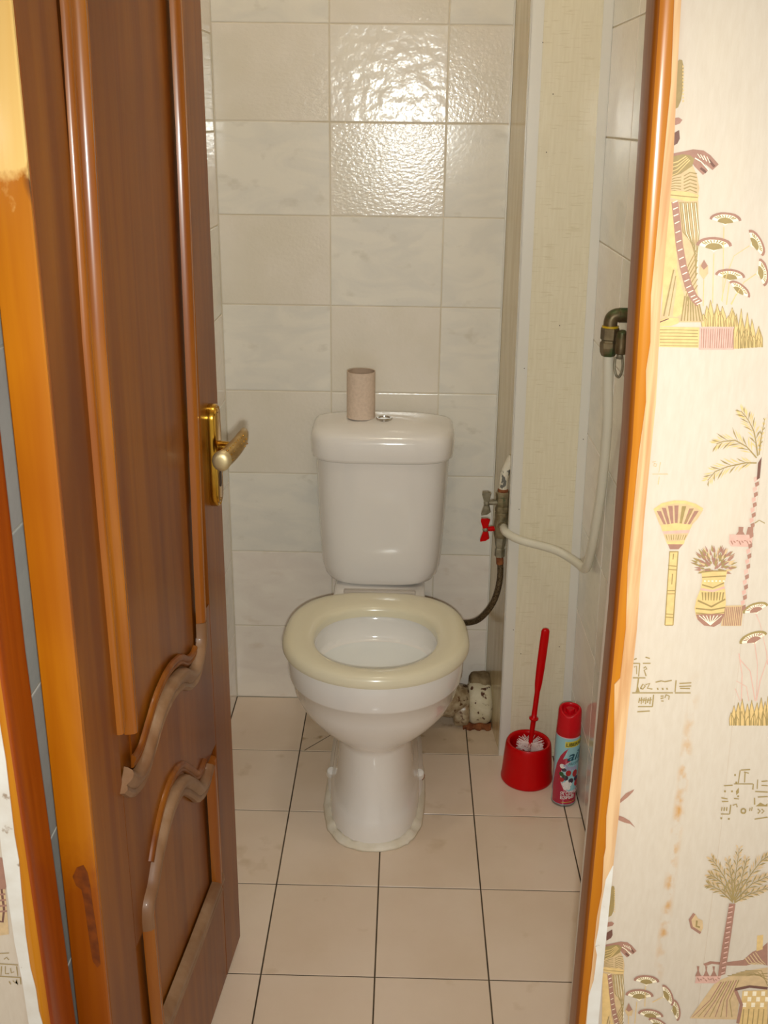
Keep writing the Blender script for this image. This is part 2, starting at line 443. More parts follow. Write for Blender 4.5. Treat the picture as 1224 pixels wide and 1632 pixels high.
# back wall
wb = struct('wall_back', box_geo(XL - .1, XR + .1, G, 0.1, -0.05, HC + .05), M['grout_wall'], 'tiled back wall of pale cream and grey marbled tiles behind the toilet')
ROT_B = Matrix(((1, 0, 0), (0, 0, -1), (0, 1, 0)))        # tile normal -> -Y
colx = [XL, 0.0, 0.25, 0.395]
kinds = {8: ('m', 'c', 'm'), 7: ('g', 'l', 'c'), 6: ('m', 'g', 'm'), 5: ('c', 'm', 'm'), 4: ('m', 'c', 'm'), 3: ('c', 'c', 'm'),
         2: ('m', 'm', 'm'), 1: ('p', 'p', 'p'), 0: ('p', 'p', 'p')}
KM = {'m': M['tile_marble'], 'c': M['tile_cream'], 'l': M['tile_lumpy'], 'g': M['tile_grain'], 'p': M['tile_pale']}
for r in range(len(ROWS) - 1):
    for c in range(3):
        x0, x1, z0, z1 = colx[c], colx[c + 1], ROWS[r], ROWS[r + 1]
        k = kinds.get(r, ('c', 'm', 'c') if r % 2 else ('m', 'c', 'm'))[c]
        tile_obj(wb, x1 - x0 - .0024, z1 - z0 - .0024, .008, KM[k], ((x0 + x1) / 2, 0, (z0 + z1) / 2), ROT_B, 0.0005 if k == 'l' else 0.0012)
# left wall
wl = struct('wall_left', box_geo(XL - .1, XL - G, YF, 0.02, -0.05, HC + .05), M['grout_wall'], 'tiled left side wall behind the open door')
ROT_L = Matrix(((0, 0, 1), (1, 0, 0), (0, 1, 0)))          # normal -> +X
for r in range(len(ROWS) - 1):
    for c in range(6):
        y0, y1 = -0.25 * (c + 1), -0.25 * c
        y0 = max(y0, YF)
        z0 = max(0, ROWS[r] - .022); z1 = ROWS[r + 1] - (.022 if r < len(ROWS) - 2 else 0)
        tile_obj(wl, y1 - y0 - .0024, z1 - z0 - .0024, .008, KM['m' if (r + c) % 2 else 'p'], (XL, (y0 + y1) / 2, (z0 + z1) / 2), ROT_L)
# right wall
wr = struct('wall_right', box_geo(XR + G, XR + .1, YF, 0.02, -0.05, HC + .05), M['grout_wall'], 'tiled right side wall beside the spray can')
ROT_R = Matrix(((0, 0, -1), (-1, 0, 0), (0, 1, 0)))         # normal -> -X
for r in range(len(ROWS) - 1):
    for c in range(6):
        y0, y1 = -0.25 * (c + 1) - .20 + .20, -0.25 * c
        y0 = max(y0, YF)
        z0 = max(0, ROWS[r] - .02); z1 = ROWS[r + 1] - (.02 if r < len(ROWS) - 2 else 0)
        tile_obj(wr, y1 - y0 - .0024, z1 - z0 - .0024, .008, KM['m' if (r + c) % 2 else 'p'], (XR, (y0 + y1) / 2, (z0 + z1) / 2), ROT_R)
# the wall leans slightly inwards
wr.rotation_euler = (0, -.0164, 0)
wr.location = (0, 0, -.0094)
# floor
fo = struct('floor', box_geo(XL - .1, XR + .1, -3.2, 0.1, -0.08, -0.0012), M['grout_floor'], 'beige square tiled floor around the toilet')
fx = [XL, -.062, .138, .338, .538, XR]
fy = [0, -.249, -.486, -.724, -.961, -1.198, -1.435, -1.672, -1.909, -2.146, -2.383, -2.62, -2.857, -3.094]
for r in range(len(fy) - 1):
    for c in range(5):
        x0, x1, y1, y0 = fx[c], fx[c + 1], fy[r], fy[r + 1]
        dirty = r == 0 and c >= 1
        tile_obj(fo, x1 - x0 - .0026, y1 - y0 - .0026, .008, M['tile_floor_dirty'] if dirty else M['tile_floor'], ((x0 + x1) / 2, (y0 + y1) / 2, 0), Matrix.Identity(3), 0.0006, 0.0008)
# ceiling
struct('ceiling', box_geo(-1.3, 1.4, -3.2, 0.1, HC, HC + .08), M['plaster'], 'plain white ceiling above the toilet')

# front wall with the wallpaper, cut by the doorway
R_PAP = [[3758,15022],[3784,14446],[3820,13812],[3830,12745],[3872,11887],[3872,10792],[3907,9734],[3903,8732],[3916,7659],[3911,7208],[3912,6104],[3922,4990]]
R_VAR = [[3710,15022],[3745,14445],[3745,13811],[3746,13501],[3749,13153],[3747,12796],[3780,12402],[3766,12160],[3792,11886],[3774,11435],[3772,10790],[3770,10363],[3809,9732],[3802,9206],[3754,9137],[3812,8380],[3805,7877],[3798,7656],[3823,7282],[3813,7167],[3828,6742],[3802,6424],[3801,6101],[3801,5771],[3793,5434],[3794,4986]]
R_WHITE = [[3909,7070],[3854,6899],[3834,6584],[3828,6264],[3811,6060],[3840,5938],[3833,5604],[3796,5391],[3800,4986]]
L_PAP = [[-2293,8577],[-2300,7859],[-2316,7029],[-2311,6478],[-2306,5908],[-2278,5404],[-2267,4778]]
L_VAR = [[-2169,8580],[-2154,8154],[-2162,7264],[-2149,6956],[-2166,6482],[-2177,5994],[-2172,5577],[-2141,5280],[-2137,4976],[-2114,4783]]
def mt(l): return [(x / 1e4, z / 1e4) for x, z in l]
wfr = struct('wall_front_right', box_geo(.374, 1.4, YW, YF + .0, 0, HC), M['wallpaper'], 'cream wallpapered wall with gold Egyptian prints right of the doorway')
wfl = struct('wall_front_left', box_geo(-1.3, -.221, YW, YF, 0, HC), M['wallpaper'], 'cream wallpapered wall sliver left of the doorway')
struct('wall_front_top', box_geo(-.2275, .3885, YW, YF, 2.07, HC), M['wallpaper'], 'wallpapered wall above the doorway')

# wallpaper strips: the overlapped edge of the right strip runs down the wall as a thin step
sv = [(.4865, 1.14), (.491, .95), (.4965, .75), (.4985, .56), (.4995, .40), (.502, 0.0)]
V = []; F = []
for x, z in [(.478, HC - .001)] + sv:
    V += [(x, YW, z), (x, YW - .0004, z), (1.39, YW - .0004, z), (1.39, YW, z)]
for i in range(len(sv)):
    a = i * 4
    for j in range(3): F.append([a + j, a + j + 1, a + 5 + j, a + 4 + j])
mk('wallpaper_strip', V, F, M['wallpaper'], wfr)

# door frame
def lerp_at(l, z):
    for (za, xa), (zb, xb) in zip(l, l[1:]):
        if za <= z <= zb: return xa + (xb - xa) * (z - za) / (zb - za)
    return l[0][1] if z < l[0][0] else l[-1][1]
def jamb(name, side, label):
    pr = empty(name, (0.37 if side > 0 else -.20, YW, 0), label, None, None, 'structure')
    rings = []
    for z in (0.0, .4, .5, .61, .72, .766, .873, .9, .973, 1.08, 1.15, 1.19, 1.28, 1.38, 1.445, 1.5, 2.07):
        if side > 0:
            xi = lerp_at([(0, .3695), (.5, .3695), (.97, .370), (1.15, .3685), (1.28, .364), (1.5, .358), (2.07, .343)], z)
            xo = lerp_at(sorted([(b, a) for a, b in mt(R_PAP)]), z) + .0004
            pts = [(xi + .005, YF), (xi, YW + .004), (xi + .0008, YW + .0005), (xi + .003, YW - .0025), (xi + .007, YW - .004), (xi + .011, YW - .0045), (xo, YW - .0040), (xo, YF)]
        else:
            xi = -.1995 - .0095 * max(0, min(1, (z - .4) / .5))
            xo = lerp_at(sorted([(b, a) for a, b in mt(L_PAP)]), z) - .0003
            pts = [(xi, YF), (xi, YW + .004), (xi - .0008, YW + .0005), (xi - .003, YW - .0025), (xi - .007, YW - .004), (xi - .011, YW - .0045), (xo, YW - .0040), (xo, YF)]
        rings.append([Vector((x, y, z)) for x, y in pts])
    v, f = loft(rings)
    po = mk('post', v, f, [M['wood_jamb'], M['wood_jamb_shaded'] if side < 0 else M['wood_face']], pr, True, sharp=50)
    for p in po.data.polygons: p.material_index = 1 if p.normal.x * side < -.75 else 0  # doorway-facing sides take a darker tone, their shade put into the colour
    return pr
jr = jamb('trim_1', 1, 'orange varnished wooden door post with worn pale edge beside the wallpaper')
jl = jamb('trim_2', -1, 'orange varnished wooden door post at the hinge side of the doorway')
def edge_strip(par, inner, outer, m, name, y, thick=.0012):
    zs = sorted(set([z for _, z in inner] + [z for _, z in outer]), reverse=True)
    lo = max(min(z for _, z in inner), min(z for _, z in outer)); hi = min(max(z for _, z in inner), max(z for _, z in outer))
    zs = [z for z in zs if lo <= z <= hi]
    def at(l, z):
        l = sorted(l, key=lambda p: p[1])
        for (xa, za), (xb, zb) in zip(l, l[1:]):
            if za <= z <= zb: return xa + (xb - xa) * ((z - za) / (zb - za) if zb > za else 0)
        return l[-1][0] if z > l[-1][1] else l[0][0]
    rings = [[Vector((at(inner, z), y, z)), Vector((at(outer, z), y, z)), Vector((at(outer, z), y + thick, z)), Vector((at(inner, z), y + thick, z))] for z in zs]
    v, f = loft(rings)
    return mk(name, v, f, m, par)
ext = lambda l, zt, zb: [(l[0][0], zt)] + l + [(l[-1][0], zb)]
rp_, rv_ = mt(R_PAP), mt(R_VAR)
edge_strip(jr, ext(rv_, 2.07, 0.0), ext([(x + .0005, z) for x, z in rp_], 2.07, 0.0), M['wood_raw'], 'worn_edge', YW - .0055)
edge_strip(jr, mt(R_WHITE) + [(.3795, 0.0)], [(x + .0006, z) for x, z in rp_] + [(.3925, 0.0)], M['paint_white'], 'white_paint', YW - .0060)
lp_, lv_ = mt(L_PAP), mt(L_VAR)
edge_strip(jl, ext(lv_, 2.07, 0.0), ext(lp_, 2.07, 0.0), M['paint_white'], 'white_paint', YW - .0058)
tp = empty('trim_3', (0.08, YW, 2.03), 'orange varnished door frame head over the doorway', None, None, 'structure')
v, f = box_geo(-.2, .372, YW - .004, YF, 2.03, 2.07, .003)
mk('head', v, f, M['wood_jamb'], tp)

# prints on the wallpaper (thin relief, laid on the paper)
PRINTS = {
 'standing_figure_print': (1887, 6265, [
  ('olive',0,[6,1026,14,1038,26,1036,34,1013,40,936,37,890,28,864,6,852]),('gold',1,[28,1018,36,1013,30,1007]),('gold',1,[30,1005,38,1000,31,995]),('gold',1,[31,992,39,988,32,982]),('gold',1,[32,980,40,976,34,970]),
  ('gold',1,[34,968,42,963,35,958]),('gold',1,[35,955,43,950,36,945]),('gold',1,[36,942,44,938,38,932]),('gold',1,[38,930,46,926,39,920]),('gold',1,[39,918,47,913,40,907]),('gold',1,[40,905,48,900,42,894]),('gold',1,[42,892,50,888,43,882]),
  ('mauve',0,[4,822,34,827,50,818,41,804,27,799,8,796]),('dark',0,[6,759,41,780,47,748,39,729,11,712]),('mauve',0,[8,688,67,700,104,708,146,704,176,686,212,652,190,630,157,654,172,628,154,611,118,642,96,666,12,650]),
  ('dark',1,[167,666,192,640,200,646,174,672]),('dark',1,[138,634,163,617,168,624,144,641]),('light',1,[114,673,140,660,173,628,176,632,142,663,116,677]),('light',1,[122,691,136,674,138,676,124,692]),
  ('light',1,[134,688,149,668,152,670,137,689]),('light',1,[147,684,162,662,164,664,150,686]),('light',1,[160,681,176,656,178,658,162,682]),('olive',1,[0,674,64,689,94,686,112,672,106,636,64,612,4,590]),
  ('gold',2,[8,648,48,658,80,680,78,684,46,662,6,652]),('gold',2,[10,632,49,644,86,676,83,678,46,647,8,635]),('gold',2,[12,614,50,630,92,671,88,674,48,633,10,618]),('gold',2,[14,598,52,616,97,666,94,669,50,618,12,601]),
  ('tan',1,[8,594,64,614,110,646,132,604,145,560,143,531,13,544]),('olive',2,[78,604,102,618,128,613,129,618,100,622,76,607]),('olive',2,[10,583,44,596,68,601,67,604,42,599,8,586]),('olive',2,[80,591,102,604,130,599,130,603,102,609,77,595]),
  ('olive',2,[10,576,44,586,69,588,68,592,43,590,9,579]),('olive',2,[81,579,104,591,132,584,132,588,103,596,78,583]),('olive',2,[11,568,46,576,70,576,70,580,44,580,10,571]),('olive',2,[82,567,106,578,133,570,134,574,104,582,80,571]),
  ('olive',2,[12,560,46,566,71,564,71,568,46,570,10,564]),('olive',2,[84,554,106,564,134,556,136,560,106,569,81,559]),('olive',2,[12,552,47,557,72,552,72,556,46,560,12,556]),('olive',2,[84,542,108,552,136,541,138,545,108,556,82,546]),
  ('olive',2,[13,544,48,547,74,540,74,544,48,551,12,548]),('gold',3,[8,551,104,545,146,533,143,511,102,508,10,524]),('olive',4,[9,532,106,524,142,522,142,526,106,528,9,536]),
  ('tan',0,[10,520,105,508,146,512,162,388,168,262,174,186,200,82,224,20,40,16,42,106]),('gold',1,[6,514,42,505,67,386,90,236,128,133,130,55,106,39,46,54]),('olive',2,[70,505,96,386,158,324,159,326,100,388,75,506]),
  ('olive',2,[78,506,104,386,158,310,160,311,108,388,83,506]),('light',2,[84,500,110,382,166,297,167,298,113,382,88,501]),('olive',2,[86,506,112,387,160,294,162,296,116,388,91,506]),('olive',2,[94,506,120,387,160,280,163,280,124,388,99,506]),
  ('light',2,[101,500,126,382,169,267,170,268,129,383,104,501]),('olive',2,[102,506,128,388,162,264,164,265,132,388,107,506]),('olive',2,[111,506,137,388,162,249,166,250,140,388,115,506]),
  ('light',2,[117,501,143,382,172,236,174,237,146,383,120,502]),('olive',2,[119,506,145,388,164,234,166,234,148,388,124,506]),('olive',2,[127,506,153,388,165,219,168,218,156,388,132,506]),
  ('light',2,[133,501,159,383,176,206,178,206,162,383,136,502]),('olive',2,[135,506,161,388,166,204,169,204,165,388,140,506]),('olive',2,[162,326,135,262,117,211,121,210,139,261,165,324]),
  ('olive',2,[164,301,138,240,122,190,126,189,142,238,168,299]),('olive',2,[167,276,140,216,126,170,130,168,144,215,171,274]),('olive',2,[170,250,142,194,132,150,136,148,146,192,174,248]),
  ('olive',2,[172,225,145,170,136,128,140,128,149,169,176,223]),('olive',2,[176,200,148,148,141,108,145,107,152,146,179,198]),('olive',2,[178,174,150,124,146,87,150,86,154,122,182,172]),
  ('mauve',3,[38,504,53,435,73,334,98,245,127,167,158,112,186,86,207,110,184,130,156,178,127,252,102,339,82,438,66,507]),('light',4,[44,500,62,508,60,512,42,503]),('light',4,[49,474,67,483,65,486,47,478]),
  ('light',4,[54,448,72,457,71,460,52,452]),('light',4,[61,418,79,428,77,431,59,422]),('light',4,[68,382,86,390,84,394,66,385]),('light',4,[76,344,94,353,92,356,74,348]),('light',4,[85,310,103,318,101,322,83,313]),
  ('light',4,[94,276,112,286,110,289,92,280]),('light',4,[104,244,122,252,120,256,102,247]),('light',4,[114,215,132,224,130,228,112,218]),('light',4,[125,186,144,196,142,199,123,190]),('light',4,[136,160,154,170,152,173,134,164]),
  ('light',4,[146,141,165,150,163,154,144,144]),('light',4,[158,122,176,131,174,134,156,126]),('light',4,[168,110,186,119,184,122,166,113]),('light',4,[178,101,196,110,194,114,176,104]),('light',4,[187,92,206,102,204,105,185,96]),
  ('olive',2,[130,128,126,24,131,23,136,128]),('olive',2,[138,127,139,24,144,24,144,126]),('olive',2,[146,125,152,24,157,24,152,125]),('olive',2,[154,124,166,24,170,24,160,124]),('olive',2,[162,122,178,24,183,24,168,122]),
  ('olive',2,[170,120,192,24,196,24,175,121]),('olive',2,[178,119,205,24,210,25,183,120]),('olive',2,[186,118,218,24,222,26,191,118]),('tan',2,[48,40,68,210,79,248,94,172,90,41]),('olive',3,[56,42,78,235,72,236,50,44]),
  ('olive',3,[76,43,88,210,84,210,72,44]),('gold',3,[34,22,64,36,116,36,119,15,88,2,36,0]),('dark',4,[36,14,76,31,74,35,34,18]),]),
 'plinth_print': (1921, 6168, [
  ('gold',0,[2,95,174,95,180,8,0,10]),('olive',1,[9,80,83,82,170,80,170,84,82,84,9,84]),('olive',1,[10,67,84,68,171,67,171,70,84,71,10,70]),('olive',1,[12,54,86,54,172,54,172,57,86,58,12,57]),
  ('olive',1,[13,40,87,41,174,40,174,44,86,44,13,44]),('olive',1,[14,27,88,27,176,27,176,30,88,30,14,30]),('olive',1,[16,14,90,14,177,14,177,17,90,17,16,17]),('pink',0,[174,95,323,98,330,2,182,0]),('mauve',1,[183,90,190,8,192,8,186,90]),
  ('mauve',1,[192,90,199,8,202,8,195,90]),('mauve',1,[202,90,208,8,211,8,204,90]),('mauve',1,[212,90,218,8,220,8,214,90]),('mauve',1,[221,90,226,8,230,8,224,90]),('mauve',1,[230,91,236,8,238,8,233,90]),('mauve',1,[240,91,245,8,248,8,242,91]),
  ('mauve',1,[250,91,254,8,257,8,252,91]),('mauve',1,[258,91,264,8,266,8,262,91]),('mauve',1,[268,92,273,9,276,8,271,91]),('mauve',1,[278,92,282,9,285,9,280,92]),('mauve',1,[287,92,292,9,294,9,290,92]),
  ('mauve',1,[296,92,300,10,304,9,299,92]),('mauve',1,[306,92,310,10,312,10,308,92]),('mauve',1,[316,92,319,10,322,10,318,92]),]),
 'reed_print': (2097, 6175, [
  ('gold',0,[8,91,2,118,7,146,25,119,30,91]),('olive',1,[10,91,2,118,8,146,6,146,0,118,7,90]),('olive',1,[32,92,26,120,8,146,6,146,24,118,28,91]),('gold',0,[23,91,14,136,18,180,38,136,44,92]),
  ('olive',1,[24,92,16,136,19,180,17,180,12,136,22,91]),('olive',1,[46,92,39,136,19,180,17,180,36,136,42,92]),('gold',0,[34,92,26,148,31,204,50,148,56,92]),('olive',1,[36,92,28,148,32,204,30,204,25,148,33,91]),
  ('olive',1,[58,92,51,148,32,204,30,204,48,148,54,92]),('gold',0,[52,92,50,130,59,168,73,130,74,92]),('olive',1,[54,92,50,130,60,168,58,168,48,130,51,92]),('olive',1,[76,92,74,130,60,168,58,168,72,130,72,92]),
  ('gold',0,[65,92,56,140,60,189,80,141,86,92]),('olive',1,[67,92,58,140,61,188,59,189,54,140,64,92]),('olive',1,[88,92,81,141,61,189,59,188,78,140,84,92]),('gold',0,[78,92,70,125,76,158,94,125,98,92]),
  ('olive',1,[79,92,72,124,78,158,76,158,69,125,76,92]),('olive',1,[100,92,96,126,78,158,76,158,92,125,97,92]),('gold',0,[89,92,80,136,83,179,103,136,110,92]),('olive',1,[90,92,81,136,84,178,82,179,78,136,87,92]),
  ('olive',1,[112,92,104,136,84,179,82,178,102,136,108,92]),('gold',0,[102,92,102,116,114,140,126,116,124,92]),('olive',1,[104,92,103,116,115,140,113,140,100,116,100,92]),('olive',1,[126,92,126,116,115,140,113,140,124,116,122,93]),
  ('gold',0,[119,92,116,134,124,174,139,134,140,93]),('olive',1,[120,92,116,133,126,174,124,174,114,134,118,92]),('olive',1,[142,93,140,134,126,174,124,174,138,134,138,93]),('gold',0,[132,93,124,128,130,164,148,128,154,93]),
  ('olive',1,[134,93,126,128,130,164,128,164,123,128,130,92]),('olive',1,[155,94,149,129,130,164,128,164,146,128,152,93]),('gold',0,[152,0,144,74,146,148,164,75,172,0]),('olive',1,[154,0,145,74,147,148,145,148,142,74,151,0]),
  ('olive',1,[174,0,166,75,147,148,145,148,163,75,170,0]),('gold',0,[169,2,160,86,164,170,182,86,188,2]),('olive',1,[171,2,162,86,164,170,162,170,159,86,168,2]),('olive',1,[190,2,182,86,164,170,162,170,180,86,186,2]),
  ('gold',0,[184,2,172,68,171,133,192,68,203,3]),('olive',1,[186,3,173,68,172,133,170,133,170,68,182,2]),('olive',1,[205,3,194,68,172,133,170,132,192,68,202,3]),('gold',0,[197,4,188,80,190,154,208,80,216,4]),
  ('olive',1,[198,4,189,79,191,154,189,154,186,80,195,4]),('olive',1,[218,4,210,80,191,154,189,154,208,80,214,4]),('gold',0,[210,4,200,56,202,107,222,56,230,5]),('olive',1,[212,5,202,56,203,107,201,108,199,56,209,4]),
  ('olive',1,[231,5,223,56,203,108,201,107,220,56,228,5]),('gold',0,[224,6,212,68,212,128,234,68,244,6]),('olive',1,[226,6,214,68,213,128,211,128,211,68,223,6]),('olive',1,[245,6,234,68,213,128,211,128,232,68,242,6]),
  ('gold',0,[241,7,237,52,244,97,258,52,260,8]),('olive',1,[243,7,238,52,246,97,244,98,236,52,240,7]),('olive',1,[262,8,260,52,246,98,244,97,257,52,258,8]),('gold',0,[254,8,246,48,250,86,266,48,272,8]),
  ('olive',1,[255,8,247,48,250,86,248,87,244,48,252,8]),('olive',1,[274,8,268,48,250,87,248,86,265,48,270,8]),('gold',0,[161,1,154,48,160,96,176,49,180,1]),('olive',1,[162,1,156,48,161,96,159,96,154,48,160,1]),
  ('olive',1,[182,1,177,49,161,96,159,96,174,48,178,1]),('gold',0,[178,2,176,38,184,75,197,39,198,2]),('olive',1,[180,2,178,38,186,75,184,76,174,39,177,2]),('olive',1,[200,2,198,39,186,76,184,75,196,39,196,2]),
  ('gold',0,[194,4,188,44,192,86,208,45,214,4]),('olive',1,[196,4,189,44,194,86,192,86,186,45,193,4]),('olive',1,[215,4,210,45,194,86,192,86,208,45,212,4]),('gold',0,[213,5,207,36,213,68,228,36,232,5]),
  ('olive',1,[214,5,208,36,214,68,212,68,206,36,211,5]),('olive',1,[234,5,230,37,214,68,212,67,227,36,230,5]),('gold',0,[228,6,222,32,228,57,244,32,248,6]),('olive',1,[230,6,224,32,229,57,227,58,221,32,226,6]),
  ('olive',1,[249,6,245,32,229,58,228,57,242,32,246,6]),('gold',0,[250,8,242,28,246,50,263,29,268,8]),('olive',1,[251,8,244,28,248,49,246,50,240,28,248,8]),('olive',1,[270,8,264,30,247,50,246,49,262,28,267,8]),]),
 'lotus_print': (2042, 6352, [
  ('light',0,[110,328,130,340,170,348,166,358,157,366,144,372,126,377,107,379,88,378,72,375,58,369,50,362,48,353,89,341]),
  ('mauve',2,[174,349,170,358,161,366,146,374,128,378,107,380,87,380,69,376,55,370,46,362,44,354,54,350,56,357,64,364,76,368,90,372,108,372,124,370,140,366,152,360,160,353,164,346]),
  ('olive',1,[110,334,142,340,140,346,134,351,128,356,118,358,108,360,98,359,90,357,83,353,79,348,78,343]),('olive',1,[138,352,153,356,152,360,136,355]),('olive',1,[133,354,145,360,143,364,131,358]),
  ('olive',1,[126,357,134,364,132,368,124,360]),('olive',1,[118,359,122,368,119,370,115,360]),('olive',1,[110,360,110,370,106,370,106,360]),('olive',1,[102,361,96,370,93,369,98,360]),('olive',1,[93,360,84,370,81,366,90,358]),
  ('olive',1,[86,360,73,366,72,364,84,356]),('olive',1,[80,357,65,363,64,360,80,354]),('light',0,[77,222,98,236,144,247,140,257,129,266,113,274,94,278,72,280,51,280,32,276,18,268,8,260,6,250,52,237]),
  ('mauve',2,[148,248,144,258,133,268,116,275,95,280,72,282,50,281,29,277,14,270,4,261,0,250,14,246,16,254,24,262,37,268,54,272,73,272,92,270,110,266,124,260,133,252,137,244]),
  ('olive',1,[76,229,112,238,109,244,104,250,96,254,85,257,74,258,63,258,53,255,46,250,41,245,40,239]),('olive',1,[108,250,124,256,123,260,106,254]),('olive',1,[102,253,116,260,113,264,100,256]),('olive',1,[94,256,104,265,100,268,91,259]),
  ('olive',1,[86,258,90,268,86,270,82,260]),('olive',1,[76,260,75,270,71,270,72,260]),('olive',1,[66,260,60,270,56,268,62,258]),('olive',1,[56,260,46,269,43,266,54,256]),('olive',1,[48,258,34,266,32,262,47,254]),
  ('olive',1,[42,255,25,262,24,258,42,251]),('light',0,[224,249,246,238,276,211,281,217,282,228,280,242,274,256,266,272,254,286,242,298,230,306,219,310,210,308,224,271]),
  ('mauve',2,[279,208,284,214,286,226,283,240,276,256,266,273,254,288,242,301,228,310,218,313,208,312,211,301,218,302,228,300,239,292,250,282,260,269,268,255,274,242,276,229,274,220,270,214]),
  ('olive',1,[230,252,253,230,256,234,258,240,258,247,254,255,250,264,244,271,238,276,230,280,224,282,219,280]),('olive',1,[260,237,272,227,274,230,262,240]),('olive',1,[260,242,272,235,274,238,261,245]),
  ('olive',1,[258,248,269,245,270,248,258,252]),('olive',1,[256,255,265,256,264,259,254,258]),('olive',1,[252,262,259,266,257,270,250,266]),('olive',1,[248,270,252,277,249,279,244,272]),('olive',1,[242,276,244,286,240,288,239,276]),
  ('olive',1,[237,280,236,294,232,294,234,280]),('olive',1,[232,284,228,298,224,298,229,284]),('light',0,[156,103,174,114,214,120,210,130,202,138,189,145,172,150,154,154,136,154,120,151,108,146,99,139,96,131,136,118]),
  ('mauve',2,[218,121,214,130,206,138,192,146,174,152,154,155,135,155,118,152,104,148,95,140,92,132,102,127,105,134,112,140,124,144,138,146,154,146,171,144,186,139,198,133,205,126,208,118]),
  ('olive',1,[156,109,186,114,184,120,180,125,173,130,164,132,155,134,146,134,137,132,130,130,126,125,124,120]),('olive',1,[183,125,198,129,196,132,182,128]),('olive',1,[178,128,190,134,188,137,176,132]),
  ('olive',1,[172,131,180,138,178,141,170,134]),('olive',1,[164,133,169,142,166,144,162,135]),('olive',1,[156,135,156,144,153,144,153,136]),('olive',1,[148,136,144,146,140,144,145,135]),('olive',1,[140,136,132,145,129,142,138,134]),
  ('olive',1,[134,135,121,143,120,140,132,132]),('olive',1,[128,134,113,140,112,136,127,130]),('light',0,[262,138,279,122,299,89,306,93,311,102,312,114,312,130,308,147,302,163,294,177,284,188,275,194,266,194,268,158]),
  ('mauve',2,[301,85,308,90,313,99,314,112,314,130,309,147,302,164,294,180,284,190,274,198,266,198,265,188,272,188,280,182,288,172,296,160,302,146,305,130,306,117,304,106,300,98,294,94]),
  ('olive',1,[268,139,284,113,288,115,291,120,292,126,292,135,290,144,287,152,282,159,277,164,272,168,266,168]),('olive',1,[292,117,301,104,304,106,295,118]),('olive',1,[294,122,303,112,305,114,296,124]),
  ('olive',1,[294,128,303,122,305,124,295,130]),('olive',1,[293,134,302,132,303,136,294,138]),('olive',1,[292,142,300,144,299,147,291,146]),('olive',1,[290,150,296,155,294,158,288,152]),('olive',1,[287,156,292,166,289,168,284,158]),
  ('olive',1,[284,162,286,174,283,176,280,164]),('olive',1,[280,167,280,181,277,182,276,168]),('light',0,[190,54,210,53,243,40,244,48,242,57,235,68,225,79,212,89,198,98,185,103,172,106,163,104,157,100,181,73]),
  ('mauve',2,[246,38,248,46,245,56,238,68,226,80,213,90,198,99,184,105,170,108,160,107,154,102,160,94,166,98,174,99,184,97,197,92,209,84,220,75,230,66,236,56,238,48,237,41]),
  ('olive',1,[192,58,218,48,220,53,218,58,216,64,210,70,204,76,196,80,189,83,182,84,177,82,174,80]),('olive',1,[222,57,234,53,235,56,222,60]),('olive',1,[219,62,231,60,231,63,219,64]),('olive',1,[216,66,226,67,224,70,215,69]),
  ('olive',1,[211,71,218,74,216,78,209,74]),('olive',1,[206,76,210,82,207,84,203,78]),('olive',1,[200,80,200,88,197,89,196,81]),('olive',1,[194,84,190,94,188,93,190,84]),('olive',1,[188,86,182,97,179,96,185,85]),
  ('olive',1,[182,88,174,98,172,96,180,86]),('gold',1,[104,322,119,176,136,18,138,18,122,176,108,322]),('gold',1,[76,216,84,125,94,12,98,12,87,125,79,216]),('gold',1,[218,250,160,208,138,126,130,23,133,22,141,126,162,207,220,248]),
  ('gold',1,[154,100,152,49,152,8,156,7,156,48,157,100]),('gold',1,[261,139,214,102,170,11,173,10,216,100,263,136]),('gold',1,[188,55,173,8,176,7,192,54]),('gold',1,[47,109,56,0,60,0,50,109]),
  ('tan',0,[28,134,26,165,40,188,60,166,64,135,48,109]),('mauve',1,[30,165,40,191,58,166,44,150]),]),
 'palm_print': (2178, 4876, [
  ('olive',1,[236,828,226,867,215,906,204,940,189,964,174,987,161,1004,148,1017,135,1030,134,1028,146,1014,158,1002,172,984,186,962,199,939,210,906,220,866,230,826]),('gold',0,[224,861,206,876,194,888,208,883]),
  ('gold',0,[224,861,236,884,242,902,231,890]),('olive',1,[219,882,198,899,184,913,200,906]),('gold',0,[219,882,230,906,236,924,226,911]),('gold',0,[214,902,190,922,175,937,192,928]),('olive',1,[214,902,225,926,232,945,220,932]),
  ('gold',0,[208,924,180,946,160,965,182,952]),('gold',0,[208,924,220,947,226,966,215,953]),('olive',1,[202,938,174,950,152,960,172,956]),('gold',0,[202,938,206,966,206,988,200,970]),('gold',0,[195,950,163,963,138,975,162,970]),
  ('olive',1,[195,950,198,980,198,1004,192,984]),('gold',0,[188,962,159,974,138,984,158,980]),('gold',0,[188,962,191,995,192,1021,185,999]),('olive',1,[180,974,153,985,134,996,152,992]),('gold',0,[180,974,184,1004,184,1028,178,1008]),
  ('gold',0,[172,986,143,998,121,1010,142,1006]),('olive',1,[172,986,176,1012,175,1030,170,1016]),('gold',0,[166,996,143,999,126,1004,140,1006]),('gold',0,[166,996,164,1021,159,1039,156,1024]),
  ('olive',1,[160,1002,132,1006,113,1012,130,1014]),('gold',0,[160,1002,156,1030,152,1048,150,1032]),('gold',0,[153,1010,130,1013,116,1018,128,1020]),('olive',1,[153,1010,150,1033,146,1049,144,1036]),
  ('gold',0,[146,1017,126,1020,112,1024,123,1027]),('gold',0,[146,1017,144,1040,139,1055,136,1042]),('olive',1,[140,1024,120,1027,109,1031,118,1034]),('gold',0,[140,1024,136,1046,132,1062,130,1049]),
